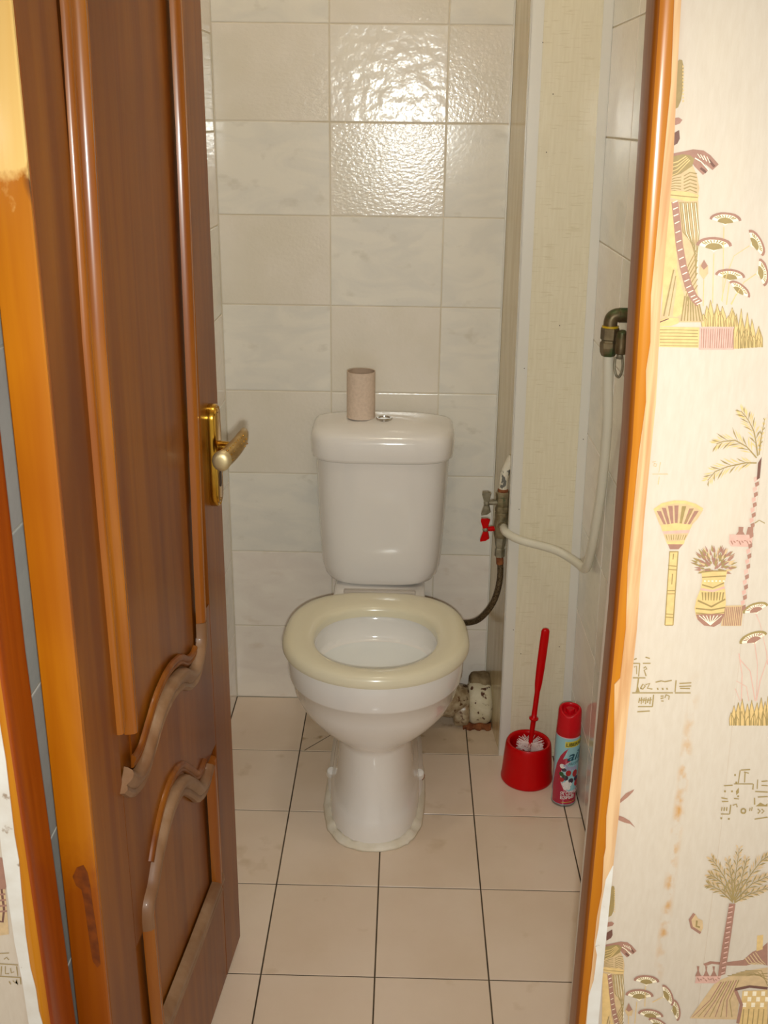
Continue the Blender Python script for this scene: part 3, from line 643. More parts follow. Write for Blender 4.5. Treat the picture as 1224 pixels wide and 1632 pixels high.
  ('olive',1,[231,820,206,846,180,871,154,885,126,899,99,896,72,892,59,886,46,880,48,877,60,882,73,888,100,891,126,894,152,880,178,867,202,842,227,816]),('gold',0,[208,840,176,844,152,849,174,850]),
  ('gold',0,[208,840,203,872,197,898,196,875]),('olive',1,[194,853,162,857,138,862,160,864]),('gold',0,[194,853,190,888,184,915,183,890]),('gold',0,[182,868,156,861,136,859,152,867]),('olive',1,[182,868,168,896,156,917,161,896]),
  ('gold',0,[168,874,133,866,104,862,128,872]),('gold',0,[168,874,152,909,136,935,144,909]),('olive',1,[154,882,122,874,96,870,118,880]),('gold',0,[154,882,136,920,120,948,130,920]),('gold',0,[140,889,105,881,76,876,100,886]),
  ('olive',1,[140,889,122,927,106,957,116,927]),('gold',0,[126,896,107,872,90,854,100,874]),('gold',0,[126,896,98,915,76,927,94,911]),('olive',1,[112,895,93,870,76,852,86,872]),('gold',0,[112,895,86,912,65,923,81,908]),
  ('gold',0,[98,893,80,870,64,854,74,872]),('olive',1,[98,893,67,914,41,928,62,910]),('gold',0,[84,892,67,870,52,855,60,872]),('gold',0,[84,892,61,906,44,915,56,902]),('olive',1,[73,890,64,867,56,852,57,868]),
  ('gold',0,[73,890,48,898,29,902,44,892]),('gold',0,[66,887,56,860,46,842,49,861]),('olive',1,[66,887,40,895,22,898,37,890]),('gold',0,[59,884,50,862,42,848,44,862]),('gold',0,[59,884,37,891,22,894,34,886]),
  ('olive',1,[52,880,43,856,34,840,36,857]),('gold',0,[52,880,30,888,14,890,26,882]),('olive',1,[232,798,207,798,182,797,144,788,107,778,81,766,54,753,40,732,26,711,28,710,43,730,57,750,83,762,109,774,146,782,184,792,208,792,232,792]),
  ('gold',0,[212,795,196,778,182,768,190,782]),('gold',0,[212,795,192,810,178,820,187,807]),('olive',1,[200,795,182,778,169,768,176,781]),('gold',0,[200,795,178,812,161,822,172,808]),('gold',0,[186,796,170,769,156,751,164,771]),
  ('olive',1,[186,796,160,808,142,816,156,804]),('gold',0,[166,790,152,768,140,752,146,770]),('gold',0,[166,790,137,805,114,814,132,800]),('olive',1,[146,786,131,760,118,742,124,762]),('gold',0,[146,786,112,803,84,815,108,798]),
  ('gold',0,[126,780,112,754,98,736,104,756]),('olive',1,[126,780,95,797,69,808,90,792]),('gold',0,[108,776,96,743,84,718,89,744]),('gold',0,[108,776,77,786,53,791,74,780]),('olive',1,[94,770,82,736,70,712,75,738]),
  ('gold',0,[94,770,64,779,41,784,60,774]),('gold',0,[80,763,71,737,62,720,64,738]),('olive',1,[80,763,52,772,31,776,48,766]),('gold',0,[67,756,58,734,50,718,51,734]),('gold',0,[67,756,40,766,20,770,36,760]),
  ('olive',1,[54,750,58,724,58,705,52,720]),('gold',0,[54,750,26,744,6,738,26,737]),('gold',0,[47,739,50,710,50,689,44,708]),('olive',1,[47,739,23,734,6,728,22,727]),('gold',0,[40,728,42,706,42,692,36,703]),
  ('gold',0,[40,728,18,724,4,718,18,716]),('olive',1,[32,717,34,695,34,680,28,692]),('gold',0,[32,717,12,713,0,708,12,706]),
  ('olive',1,[241,832,240,850,240,868,240,886,239,904,240,926,240,950,242,972,242,994,240,995,238,972,237,950,236,928,234,904,234,887,234,869,235,851,235,833]),('gold',0,[238,846,231,855,230,859,234,861]),
  ('gold',0,[238,846,245,854,246,860,242,861]),('olive',1,[238,864,230,873,230,878,234,879]),('gold',0,[238,864,244,872,244,876,241,878]),('gold',0,[237,881,228,892,226,899,232,898]),('olive',1,[237,881,245,890,246,896,242,896]),
  ('gold',0,[237,898,228,910,225,918,231,916]),('gold',0,[237,898,244,908,246,913,242,914]),('olive',1,[238,920,230,932,228,938,234,938]),('gold',0,[238,920,246,928,248,934,243,936]),('gold',0,[238,942,232,953,230,958,235,958]),
  ('olive',1,[238,942,246,950,248,956,244,957]),('gold',0,[240,965,234,974,234,978,237,980]),('gold',0,[240,965,246,972,246,975,244,978]),('olive',1,[241,987,235,996,236,998,238,1001]),('gold',0,[241,987,248,994,248,998,245,1000]),
  ('dark',2,[240,755,238,796,250,824,254,726,242,717]),('pink',1,[229,726,244,734,248,718,234,706]),('mauve',1,[236,702,252,711,256,694,242,682]),('pink',1,[230,678,246,687,250,670,236,657]),('mauve',1,[238,654,253,663,257,646,243,633]),
  ('pink',1,[232,630,248,638,251,621,237,609]),('mauve',1,[239,606,254,614,258,597,244,584]),('pink',1,[233,581,248,590,252,572,238,560]),('mauve',1,[240,556,256,566,260,548,246,536]),('pink',1,[234,532,250,541,254,523,240,511]),
  ('mauve',1,[242,508,258,516,261,498,248,486]),('pink',1,[236,482,252,492,255,474,241,462]),('mauve',1,[243,458,259,468,262,449,248,436]),('pink',1,[237,433,253,442,256,424,242,412]),('mauve',1,[244,408,260,418,264,400,250,387]),
  ('pink',1,[238,383,254,392,258,374,244,362]),('mauve',1,[246,358,262,368,266,349,252,336]),('pink',1,[240,332,256,342,260,324,246,311]),('mauve',1,[248,308,263,317,267,298,253,286]),('pink',1,[241,282,257,292,261,273,246,260]),
  ('mauve',1,[248,256,264,266,268,248,254,234]),('pink',1,[242,230,258,240,262,222,248,209]),('mauve',1,[250,205,266,215,270,196,256,184]),('pink',1,[244,179,260,189,264,170,250,158]),('mauve',1,[252,154,268,164,272,144,257,132]),
  ('pink',1,[246,128,262,138,265,118,251,106]),('mauve',1,[253,102,269,112,273,92,258,80]),('pink',0,[155,456,259,456,260,398,168,399,157,414]),('mauve',1,[162,426,173,408,176,410,166,428]),('mauve',1,[174,425,184,416,186,420,177,428]),
  ('mauve',1,[188,425,196,425,196,430,188,429]),('mauve',1,[198,426,208,408,212,410,201,428]),('mauve',1,[210,426,220,417,222,420,212,429]),('mauve',1,[224,426,232,426,231,430,222,430]),('mauve',1,[233,427,244,409,247,411,236,429]),
  ('mauve',1,[246,426,255,418,258,421,248,430]),('mauve',1,[190,494,212,494,212,473,222,458,183,457,192,472]),('mauve',1,[232,494,256,495,258,459,228,458]),('tan',0,[168,103,263,108,264,2,170,0]),('mauve',1,[176,100,177,4,181,4,180,100]),
  ('mauve',1,[184,100,186,4,190,4,188,100]),('mauve',1,[193,100,194,4,198,4,197,100]),('mauve',1,[202,100,203,4,207,4,206,100]),('mauve',1,[210,101,212,4,216,4,214,100]),('mauve',1,[219,101,220,5,224,4,222,100]),
  ('mauve',1,[228,101,229,5,233,4,232,101]),('mauve',1,[236,102,238,6,242,5,240,101]),('mauve',1,[244,102,246,6,250,5,248,101]),('mauve',1,[254,102,255,6,259,6,257,102]),('olive',1,[262,512,278,526,304,512,305,516,277,530,258,515]),]),
 'fan_print': (1980, 4871, [
  ('tan',0,[5,566,28,594,62,612,109,616,160,611,200,591,222,574,202,531,172,494,37,498]),('gold',1,[10,563,42,590,92,604,137,603,182,590,216,570,222,583,186,604,138,618,88,618,35,604,0,575]),('mauve',1,[16,566,36,566,64,504,53,504]),
  ('mauve',1,[37,582,56,582,82,504,70,504]),('mauve',1,[64,591,84,592,98,505,87,504]),('mauve',1,[92,594,111,595,115,506,104,505]),('olive',1,[126,592,145,592,134,506,124,506]),('mauve',1,[160,581,180,582,154,506,143,506]),
  ('mauve',1,[184,570,203,570,171,506,160,506]),('olive',2,[172,580,145,516,150,514,177,577]),('gold',2,[40,498,108,511,182,504,174,480,51,470]),('pink',2,[51,470,174,480,170,464,58,456]),('tan',2,[58,456,170,464,157,428,73,420]),
  ('olive',3,[68,452,76,428,79,429,71,454]),('olive',3,[80,453,86,428,88,429,82,454]),('olive',3,[90,453,94,429,98,430,94,454]),('olive',3,[102,454,104,430,107,430,105,454]),('olive',3,[113,454,114,430,116,430,116,454]),
  ('olive',3,[124,454,122,430,126,430,128,454]),('olive',3,[136,454,132,430,135,430,138,454]),('olive',3,[147,455,141,430,144,430,150,454]),('olive',3,[158,456,150,431,154,430,161,454]),('gold',2,[73,420,157,428,153,409,80,408]),
  ('mauve',2,[82,408,150,409,133,384,94,383]),('gold',1,[94,374,132,375,150,4,109,2]),('olive',2,[92,374,107,3,112,2,96,374]),('olive',2,[129,375,144,4,149,4,134,374]),('olive',2,[95,368,132,370,132,374,94,374]),
  ('olive',2,[94,301,134,298,133,303,93,306]),('olive',2,[95,282,136,280,135,284,95,287]),('olive',2,[104,176,138,176,137,182,103,180]),('olive',2,[102,160,140,161,139,166,102,164]),('olive',2,[106,58,144,56,144,60,106,63]),
  ('olive',2,[108,42,143,40,143,44,108,47]),('olive',2,[110,0,147,1,146,6,109,5]),('olive',2,[110,362,110,334,115,334,115,362]),('olive',2,[115,263,118,210,122,210,120,263]),]),
 'vase_print': (2173, 4872, [
  ('olive',1,[174,356,186,380,166,364,165,354]),('olive',1,[65,372,46,393,57,366,66,361]),('olive',1,[42,334,16,343,38,325,48,325]),('mauve',1,[182,348,196,370,174,357,172,347]),('mauve',1,[178,332,194,351,171,340,168,331]),
  ('olive',2,[136,334,140,360,126,338,128,328]),('tan',2,[156,367,163,394,148,373,148,362]),('tan',0,[58,318,32,325,54,308,64,310]),('mauve',0,[122,350,118,378,112,352,116,342]),('tan',1,[76,345,56,365,69,339,78,334]),
  ('mauve',0,[154,353,162,378,146,360,146,348]),('tan',2,[86,356,70,380,77,352,86,346]),('mauve',1,[90,318,68,335,84,311,94,308]),('mauve',0,[70,337,48,353,64,330,74,326]),('mauve',1,[64,283,40,272,66,272,73,280]),
  ('mauve',2,[148,370,152,398,138,375,140,364]),('olive',1,[74,318,50,327,70,308,80,308]),('tan',0,[116,274,136,254,124,280,114,284]),('olive',2,[185,289,209,297,183,300,176,294]),('tan',0,[166,318,184,338,160,328,156,318]),
  ('olive',1,[50,370,28,388,43,362,52,359]),('mauve',1,[44,299,18,296,44,288,53,292]),('mauve',1,[136,340,140,366,126,344,128,334]),('mauve',2,[62,324,36,334,57,314,67,315]),('mauve',2,[146,272,172,269,148,282,139,280]),
  ('tan',2,[171,280,196,286,170,292,162,286]),('olive',1,[150,303,169,320,145,313,140,304]),('mauve',2,[120,292,129,316,112,298,112,288]),('tan',2,[189,298,212,308,186,309,179,302]),('tan',1,[123,370,120,398,113,372,118,362]),
  ('olive',2,[160,274,186,274,162,284,152,280]),('mauve',2,[82,290,58,283,84,280,91,286]),('olive',0,[124,346,121,374,114,348,118,338]),('mauve',0,[65,342,42,358,58,334,68,332]),('mauve',1,[44,290,20,283,46,279,54,285]),
  ('olive',0,[82,354,64,376,73,350,82,344]),('mauve',1,[60,353,38,370,53,346,62,342]),('mauve',0,[136,380,136,408,126,383,129,372]),('mauve',0,[58,348,34,363,51,340,61,338]),('mauve',2,[140,278,166,278,141,288,132,284]),
  ('tan',2,[124,372,120,400,113,374,118,364]),('mauve',1,[114,274,132,252,122,279,114,285]),('tan',1,[62,285,39,275,65,274,72,281]),('olive',1,[26,328,0,332,23,318,33,320]),('olive',0,[50,308,25,308,50,296,58,300]),
  ('olive',1,[156,346,165,370,147,352,146,342]),('mauve',2,[174,334,189,355,167,343,164,333]),('olive',2,[189,292,213,300,187,302,180,296]),('olive',1,[130,380,128,408,120,382,124,372]),('mauve',0,[167,355,178,380,158,362,158,352]),
  ('mauve',0,[142,308,156,330,134,317,132,307]),('olive',0,[60,296,34,293,60,286,68,290]),('mauve',0,[78,329,55,344,72,321,82,318]),('mauve',1,[159,311,177,329,153,320,149,311]),('olive',2,[191,294,214,303,188,305,182,298]),
  ('mauve',2,[164,354,174,378,155,361,154,350]),('mauve',2,[86,314,62,326,81,305,91,304]),('mauve',2,[111,320,100,346,101,318,108,310]),('olive',1,[78,310,52,317,75,300,84,302]),('mauve',1,[58,328,33,337,54,318,64,318]),
  ('olive',1,[48,330,22,338,44,320,54,320]),('tan',0,[86,292,62,284,88,280,96,286]),('mauve',0,[138,307,152,329,131,316,129,305]),('mauve',1,[115,316,108,344,105,316,111,307]),('tan',1,[182,320,202,336,177,330,172,320]),
  ('mauve',0,[152,368,158,395,142,374,144,363]),('olive',1,[30,316,4,318,29,305,38,308]),('tan',2,[179,344,194,366,172,352,170,342]),('mauve',1,[101,380,91,408,91,380,98,371]),('olive',1,[41,352,17,366,36,344,46,342]),
  ('mauve',0,[74,351,54,371,66,345,76,340]),('mauve',2,[170,357,182,381,162,364,162,354]),('olive',0,[86,286,64,274,89,276,96,284]),('mauve',0,[122,308,124,336,112,312,116,302]),('mauve',2,[122,304,124,331,112,308,115,297]),
  ('mauve',0,[89,284,69,268,94,273,99,282]),('mauve',2,[146,362,150,390,136,368,138,357]),('mauve',0,[122,322,120,350,112,324,116,314]),('olive',1,[61,279,38,266,64,268,70,276]),('tan',0,[150,360,156,386,142,366,142,355]),
  ('mauve',2,[140,276,166,277,142,288,132,284]),('olive',0,[140,347,144,374,130,352,132,341]),('mauve',0,[92,364,79,389,83,361,91,354]),('olive',1,[191,312,212,326,186,322,181,314]),('tan',1,[110,363,103,390,100,363,106,354]),
  ('olive',2,[110,352,102,379,100,352,106,342]),('olive',2,[159,296,181,309,155,307,149,299]),('olive',0,[138,332,144,358,129,338,130,326]),('mauve',2,[178,342,193,363,171,350,168,340]),('tan',0,[68,376,50,398,59,372,68,366]),
  ('mauve',0,[108,327,97,354,98,326,106,318]),('mauve',0,[164,292,187,302,161,302,154,296]),('mauve',2,[124,356,121,384,114,358,118,348]),('mauve',2,[182,290,206,299,180,302,173,295]),('mauve',2,[106,378,97,406,96,378,102,369]),
  ('olive',2,[119,310,116,337,109,312,114,302]),('mauve',0,[69,348,48,367,62,342,72,338]),('mauve',0,[112,336,104,364,102,336,108,327]),('mauve',2,[72,382,56,405,64,378,72,371]),('tan',0,[168,350,178,374,159,358,158,348]),
  ('tan',1,[151,368,156,394,142,373,143,362]),('olive',1,[60,352,38,368,54,344,64,341]),('mauve',0,[62,308,36,311,60,298,70,301]),('olive',0,[134,282,159,286,134,292,126,288]),('olive',1,[60,280,38,269,64,270,70,277]),
  ('mauve',0,[65,285,42,275,68,274,74,281]),('mauve',0,[148,320,162,342,141,328,139,317]),('olive',2,[149,314,164,334,142,322,140,312]),('olive',2,[96,324,76,345,87,318,96,314]),('tan',2,[122,346,118,374,112,348,116,338]),
  ('tan',2,[62,317,36,324,58,307,68,308]),('tan',0,[124,312,126,339,114,316,117,305]),('mauve',0,[148,294,170,308,144,304,138,296]),('mauve',0,[27,318,0,320,25,308,34,310]),('olive',2,[132,348,132,376,122,352,124,341]),
  ('tan',1,[180,312,200,327,176,322,170,314]),('olive',0,[88,340,70,362,80,336,88,330]),('olive',0,[68,312,42,316,65,302,74,304]),('olive',1,[96,384,85,410,86,382,93,374]),('mauve',2,[39,361,16,375,33,352,43,350]),
  ('mauve',1,[150,277,176,279,150,288,142,284]),('mauve',0,[83,322,60,336,77,313,87,311]),('mauve',2,[158,274,184,276,158,286,150,282]),('mauve',2,[140,375,142,402,131,379,134,368]),('mauve',2,[180,340,195,360,172,348,170,338]),
  ('olive',1,[143,272,169,268,145,282,136,280]),('tan',1,[144,343,150,369,134,348,136,338]),('mauve',0,[36,336,11,344,33,326,42,326]),('mauve',1,[98,286,79,268,103,276,108,285]),('olive',0,[32,336,6,344,28,326,38,327]),
  ('mauve',1,[130,376,130,403,120,378,124,368]),('mauve',0,[126,292,142,312,120,302,117,292]),('olive',2,[118,321,114,349,108,322,113,312]),('mauve',2,[55,330,30,340,50,320,60,320]),('mauve',2,[64,365,44,384,56,358,65,354]),
  ('mauve',0,[104,338,92,364,94,336,102,328]),('mauve',2,[167,268,193,268,168,280,160,276]),('olive',0,[90,293,64,288,90,282,98,288]),('mauve',2,[86,336,66,356,78,330,88,325]),('olive',2,[144,326,154,351,136,333,135,322]),
  ('olive',0,[61,368,41,388,53,362,62,358]),('gold',3,[54,278,170,286,168,248,163,220,174,180,183,126,184,69,170,20,143,0,96,6,57,44,43,91,46,139,60,193,62,234]),('olive',4,[55,271,110,278,168,280,166,286,110,284,54,278]),
  ('olive',4,[60,246,114,250,168,255,166,261,113,257,60,252]),('olive',4,[64,208,115,194,164,220,161,227,114,201,64,216]),('pink',4,[60,184,117,176,170,196,166,207,115,187,61,196]),('olive',4,[52,128,120,98,180,138,176,146,118,107,54,137]),
  ('olive',4,[49,88,122,82,184,97,182,104,120,90,48,96]),('olive',4,[51,66,124,62,184,73,182,78,124,66,51,72]),('olive',4,[66,174,74,174,78,134,74,134]),('olive',4,[79,174,88,174,91,134,87,134]),('olive',4,[93,175,102,175,104,134,100,134]),
  ('olive',4,[106,175,115,176,116,134,112,134]),('olive',4,[120,176,129,176,129,134,124,134]),('olive',4,[134,176,142,176,142,135,138,134]),('olive',4,[148,176,156,176,154,135,150,135]),('olive',4,[162,176,170,176,167,136,162,135]),
  ('light',4,[71,228,80,228,78,234,70,234]),('light',4,[88,228,96,228,96,234,87,234]),('light',4,[105,228,114,228,113,235,104,235]),('light',4,[122,229,130,229,130,236,122,235]),('light',4,[139,229,148,230,147,236,138,236]),
  ('light',4,[156,230,165,230,164,236,156,236]),('mauve',4,[52,62,184,69,170,20,143,0,96,6,64,34]),('light',5,[126,11,68,58,66,55,124,8]),('light',5,[126,11,86,58,83,56,123,8]),('light',5,[126,10,103,58,100,56,122,9]),
  ('light',5,[126,10,120,58,117,58,122,10]),('light',5,[126,9,138,58,134,59,122,10]),('light',5,[126,8,155,57,152,60,122,11]),('light',5,[126,8,172,58,170,60,123,11]),]),
 'umbel_print': (2439, 4346, [
  ('light',0,[68,595,80,615,110,640,104,648,93,653,78,654,62,653,46,648,30,640,17,630,8,619,4,608,6,598,45,601]),
  ('olive',2,[114,642,107,650,96,656,80,657,63,655,45,650,28,641,14,630,4,619,0,608,1,597,12,596,11,606,15,615,23,624,34,634,48,640,64,645,78,647,91,646,100,641,106,634]),
  ('mauve',1,[66,602,89,620,86,626,80,629,72,631,63,630,54,628,46,624,40,618,35,612,34,605,34,599]),('mauve',1,[82,631,93,642,90,644,80,634]),('mauve',1,[77,632,84,643,82,646,74,634]),('mauve',1,[70,632,74,644,71,645,67,634]),
  ('mauve',1,[63,631,63,642,60,642,60,632]),('mauve',1,[55,630,51,639,48,638,52,628]),('mauve',1,[48,627,40,634,38,632,46,624]),('mauve',1,[40,624,30,628,28,625,40,620]),('mauve',1,[35,619,22,622,21,618,35,615]),
  ('mauve',1,[32,614,16,614,16,610,32,610]),('light',0,[80,440,92,464,124,492,117,501,104,506,89,508,71,505,52,498,36,489,22,477,12,464,8,452,10,440,54,446]),
  ('olive',2,[128,495,120,504,108,509,90,510,72,507,52,500,34,490,18,478,8,464,4,451,6,440,18,440,16,449,20,460,28,472,41,482,56,490,72,496,88,498,103,498,114,493,120,486]),
  ('mauve',1,[76,447,102,470,98,476,90,479,82,480,72,480,62,476,54,471,47,464,42,457,40,450,42,443]),('mauve',1,[94,481,106,493,102,496,90,484]),('mauve',1,[88,482,96,495,92,498,84,484]),('mauve',1,[80,482,84,494,80,496,76,484]),
  ('mauve',1,[72,480,72,492,68,493,68,481]),('mauve',1,[64,478,59,489,56,487,60,476]),('mauve',1,[56,475,46,483,44,480,53,472]),('mauve',1,[48,470,36,476,34,472,47,466]),('mauve',1,[42,466,27,468,27,464,42,461]),
  ('mauve',1,[38,460,21,460,22,456,39,456]),('pink',1,[60,597,88,544,136,398,150,333,154,334,139,399,90,544,64,598]),('pink',1,[74,446,103,332,121,148,124,148,106,332,78,446]),('pink',1,[8,389,36,280,51,136,55,136,40,280,12,390]),
  ('pink',1,[18,355,72,297,116,137,120,138,76,298,21,358]),('pink',1,[16,242,66,213,87,136,90,137,68,215,16,245]),('pink',1,[14,202,46,135,48,136,16,204]),('pink',1,[144,360,126,250,122,138,126,137,130,248,147,359]),
  ('gold',0,[23,1,16,56,21,111,40,56,44,2]),('olive',1,[25,1,17,56,22,111,20,112,14,56,21,1]),('olive',1,[46,2,41,57,22,112,20,111,38,56,42,2]),('gold',0,[42,2,34,65,40,128,58,66,64,2]),('olive',1,[44,2,36,65,41,128,38,129,33,66,40,2]),
  ('olive',1,[66,2,60,66,41,129,38,128,57,66,62,2]),('gold',0,[63,2,52,76,55,150,76,76,84,2]),('olive',1,[65,2,54,76,56,149,54,150,51,76,61,2]),('olive',1,[86,2,78,76,56,150,54,149,74,76,82,2]),('gold',0,[86,2,78,63,83,123,102,64,108,3]),
  ('olive',1,[88,3,80,62,84,122,82,123,77,63,85,2]),('olive',1,[110,3,104,64,84,123,82,122,100,64,106,3]),('gold',0,[107,3,98,74,102,144,122,74,129,4]),('olive',1,[109,4,100,74,102,144,100,144,96,74,106,3]),
  ('olive',1,[130,4,123,74,102,144,100,144,120,74,127,4]),('gold',0,[126,4,120,68,128,131,144,68,148,4]),('olive',1,[128,4,122,67,130,130,128,131,119,68,124,4]),('olive',1,[150,4,146,68,130,131,128,130,143,68,146,4]),
  ('gold',0,[150,4,140,82,144,158,164,82,171,5]),('olive',1,[152,4,142,82,146,158,143,158,139,82,148,4]),('olive',1,[173,4,166,82,146,158,144,158,163,82,170,5]),('gold',0,[172,5,162,72,164,138,186,72,194,6]),
  ('olive',1,[174,5,164,72,166,138,164,139,160,72,170,4]),('olive',1,[196,6,187,72,166,139,164,138,184,72,192,6]),('gold',0,[190,6,176,86,176,166,200,86,211,6]),('olive',1,[192,6,178,86,176,166,174,166,174,86,188,5]),
  ('olive',1,[213,6,201,86,176,166,174,166,198,86,209,6]),('gold',0,[14,1,7,37,12,73,28,38,33,2]),('olive',1,[16,1,8,37,12,73,10,74,6,37,12,0]),('olive',1,[35,2,30,38,12,74,10,72,26,37,31,1]),('gold',0,[40,2,32,30,36,60,53,31,58,2]),
  ('olive',1,[42,2,34,30,38,60,36,60,30,31,38,1]),('olive',1,[60,2,54,32,38,61,36,60,52,30,56,2]),('gold',0,[66,2,58,42,62,82,78,42,84,2]),('olive',1,[68,2,60,42,62,81,60,82,56,42,64,2]),('olive',1,[86,2,80,42,62,82,60,81,77,42,82,2]),
  ('gold',0,[90,3,88,28,96,54,108,29,109,3]),('olive',1,[92,3,89,28,97,54,95,56,86,29,88,3]),('olive',1,[111,3,110,30,97,55,95,54,107,29,107,4]),('gold',0,[115,4,112,40,122,76,134,40,134,4]),
  ('olive',1,[117,4,114,39,123,76,120,76,111,40,113,4]),('olive',1,[136,4,135,40,123,76,120,76,132,40,132,4]),('gold',0,[143,4,137,32,142,60,158,32,162,4]),('olive',1,[145,4,138,32,144,59,141,60,136,32,142,4]),
  ('olive',1,[164,4,160,32,144,60,142,58,156,32,160,4]),('gold',0,[168,4,160,42,162,80,180,43,188,5]),('olive',1,[170,5,162,42,164,80,161,80,158,42,166,4]),('olive',1,[190,6,182,44,164,81,162,80,179,42,186,5]),
  ('gold',0,[190,6,189,34,200,64,210,35,208,6]),('olive',1,[192,5,190,34,201,64,199,65,188,35,188,6]),('olive',1,[210,6,212,35,201,64,199,64,208,35,206,6]),]),
 'glyph_print': (1954, 3808, [
  ('olive',1,[2,860,38,860,38,866,2,866]),('olive',1,[35,864,36,794,41,794,40,864]),('olive',1,[52,861,88,862,88,868,52,867]),('olive',1,[12,783,72,784,71,790,12,789]),('olive',1,[14,840,22,849,26,806,30,806,26,851,12,846]),
  ('olive',1,[60,836,66,844,70,836,59,828,71,796,76,798,64,828,76,834,66,850,56,840]),('olive',1,[36,787,34,710,40,709,42,786]),('olive',1,[16,702,210,707,209,713,16,708]),
  ('olive',1,[56,728,64,751,72,744,64,730,54,733,52,727,66,724,78,744,61,756,50,732]),('olive',1,[76,748,92,756,83,730,110,725,110,731,88,732,97,760,74,754]),('olive',1,[122,762,148,770,166,766,198,774,196,780,164,772,146,776,120,768]),
  ('olive',1,[214,778,216,714,221,714,220,778]),('olive',1,[234,758,290,763,290,769,234,764]),('olive',1,[236,742,292,746,291,752,235,748]),('olive',1,[240,732,288,732,287,738,240,738]),('olive',1,[219,707,293,709,292,715,218,713]),
  ('olive',1,[50,628,119,630,118,636,50,634]),('olive',1,[116,698,116,633,122,632,121,698]),('olive',1,[50,600,110,606,108,612,49,606]),('olive',1,[60,894,82,888,82,894,62,900]),('olive',1,[10,880,22,887,19,892,8,886]),
  ('olive',1,[176,681,179,696,191,691,190,672,195,672,196,694,176,702,171,683]),('olive',1,[130,734,133,724,140,726,136,736]),('olive',1,[153,734,157,724,164,727,160,737]),('olive',1,[174,735,178,725,184,728,180,738]),
  ('olive',1,[52,680,49,652,54,651,57,678]),('olive',1,[61,683,62,646,66,645,66,682]),('olive',1,[50,662,71,666,70,672,50,668]),('olive',1,[73,680,70,653,74,652,78,679]),('olive',1,[82,684,82,646,87,646,86,683]),
  ('olive',1,[72,663,92,667,90,672,70,668]),('olive',1,[94,680,90,654,96,652,98,680]),('olive',1,[102,684,103,646,108,646,108,684]),('olive',1,[92,664,113,668,112,673,91,669]),('olive',1,[152,688,167,689,166,695,152,694]),
  ('olive',1,[154,675,168,679,167,685,152,681]),('olive',1,[158,662,170,662,169,668,157,668]),('olive',0,[40,743,52,710,31,709]),('tan',1,[1,1856,18,1860,16,1862,0,1860]),
  ('tan',1,[9,1850,20,1848,18,1840,9,1842,11,1852,8,1852,6,1840,20,1836,22,1850,10,1854]),('tan',1,[34,1859,32,1810,34,1809,38,1858]),('tan',1,[6,1801,75,1802,74,1806,6,1804]),('tan',1,[36,1792,34,1754,38,1754,39,1792]),
  ('olive',1,[577,291,577,216,582,215,582,290]),('olive',1,[583,288,628,292,627,299,582,294]),('olive',1,[602,281,607,220,612,220,608,280]),('olive',1,[599,278,624,271,624,277,600,284]),('olive',1,[559,208,651,210,650,217,558,214]),
  ('olive',1,[512,196,554,200,553,207,510,202]),('olive',1,[651,214,652,182,658,180,656,214]),('olive',1,[507,126,538,120,539,126,507,133]),('olive',1,[513,104,544,106,543,112,512,111]),('olive',1,[516,31,559,32,558,38,515,38]),
  ('olive',1,[555,91,556,36,562,35,561,90]),('olive',1,[514,76,514,53,519,52,520,74]),('olive',1,[526,76,526,54,532,52,532,74]),('olive',1,[538,76,538,54,544,53,544,75]),('olive',1,[668,167,730,165,730,172,668,174]),
  ('olive',1,[669,240,673,186,678,185,674,239]),('olive',1,[692,226,722,230,720,236,690,232]),('olive',1,[694,204,726,202,725,208,694,210]),('olive',1,[667,134,672,94,678,94,672,134]),('olive',1,[686,135,734,140,733,146,684,142]),
  ('olive',1,[686,6,750,19,748,26,685,12]),('olive',1,[692,66,704,58,695,45,700,40,710,58,695,72]),('olive',1,[711,66,724,58,714,46,718,41,729,58,714,72]),('olive',1,[569,124,594,122,594,128,569,131]),
  ('olive',1,[569,84,584,92,588,76,594,78,586,98,566,90]),('olive',1,[653,76,652,57,658,56,658,74]),('olive',1,[662,80,662,58,667,56,668,78]),('olive',0,[682,83,702,106,728,92,738,103,741,84]),('olive',0,[574,168,586,190,590,161,579,146]),
  ('olive',1,[639,58,636,65,630,71,622,74,615,71,610,64,610,56,612,46,618,40,626,38,634,40,638,47,639,55,632,57,631,52,629,48,626,47,622,48,618,51,617,56,617,60,620,64,623,64,627,64,630,60,632,55]),
  ('olive',0,[554,267,562,267,564,256,555,256]),('olive',0,[565,224,574,224,576,214,566,213]),('olive',0,[550,172,559,173,560,162,551,162]),('olive',0,[516,172,525,172,526,161,517,161]),('olive',0,[584,144,593,145,594,134,585,134]),
  ('olive',0,[516,14,526,14,526,3,518,3]),('olive',0,[554,11,563,12,564,0,555,0]),]),
 'wing_print': (1961, 3748, [
  ('mauve',0,[4,143,4,165,29,202,68,226,62,210,38,177]),('mauve',0,[0,72,6,43,38,29,67,22,94,0,62,41,29,62]),]),
 'lower_palm_print': (2425, 2828, [
  ('olive',1,[170,485,145,511,120,536,97,558,77,568,58,580,46,585,38,588,31,590,30,586,38,583,45,580,56,574,76,563,94,552,116,531,141,505,166,479]),('tan',0,[148,503,128,504,116,508,124,514]),('tan',0,[148,503,144,527,138,540,136,530]),
  ('olive',1,[136,514,111,516,94,521,108,526]),('tan',0,[136,514,132,540,126,554,124,542]),('tan',0,[126,526,100,528,83,533,96,538]),('olive',1,[126,526,120,556,114,576,112,559]),('tan',0,[114,538,90,540,75,544,87,550]),
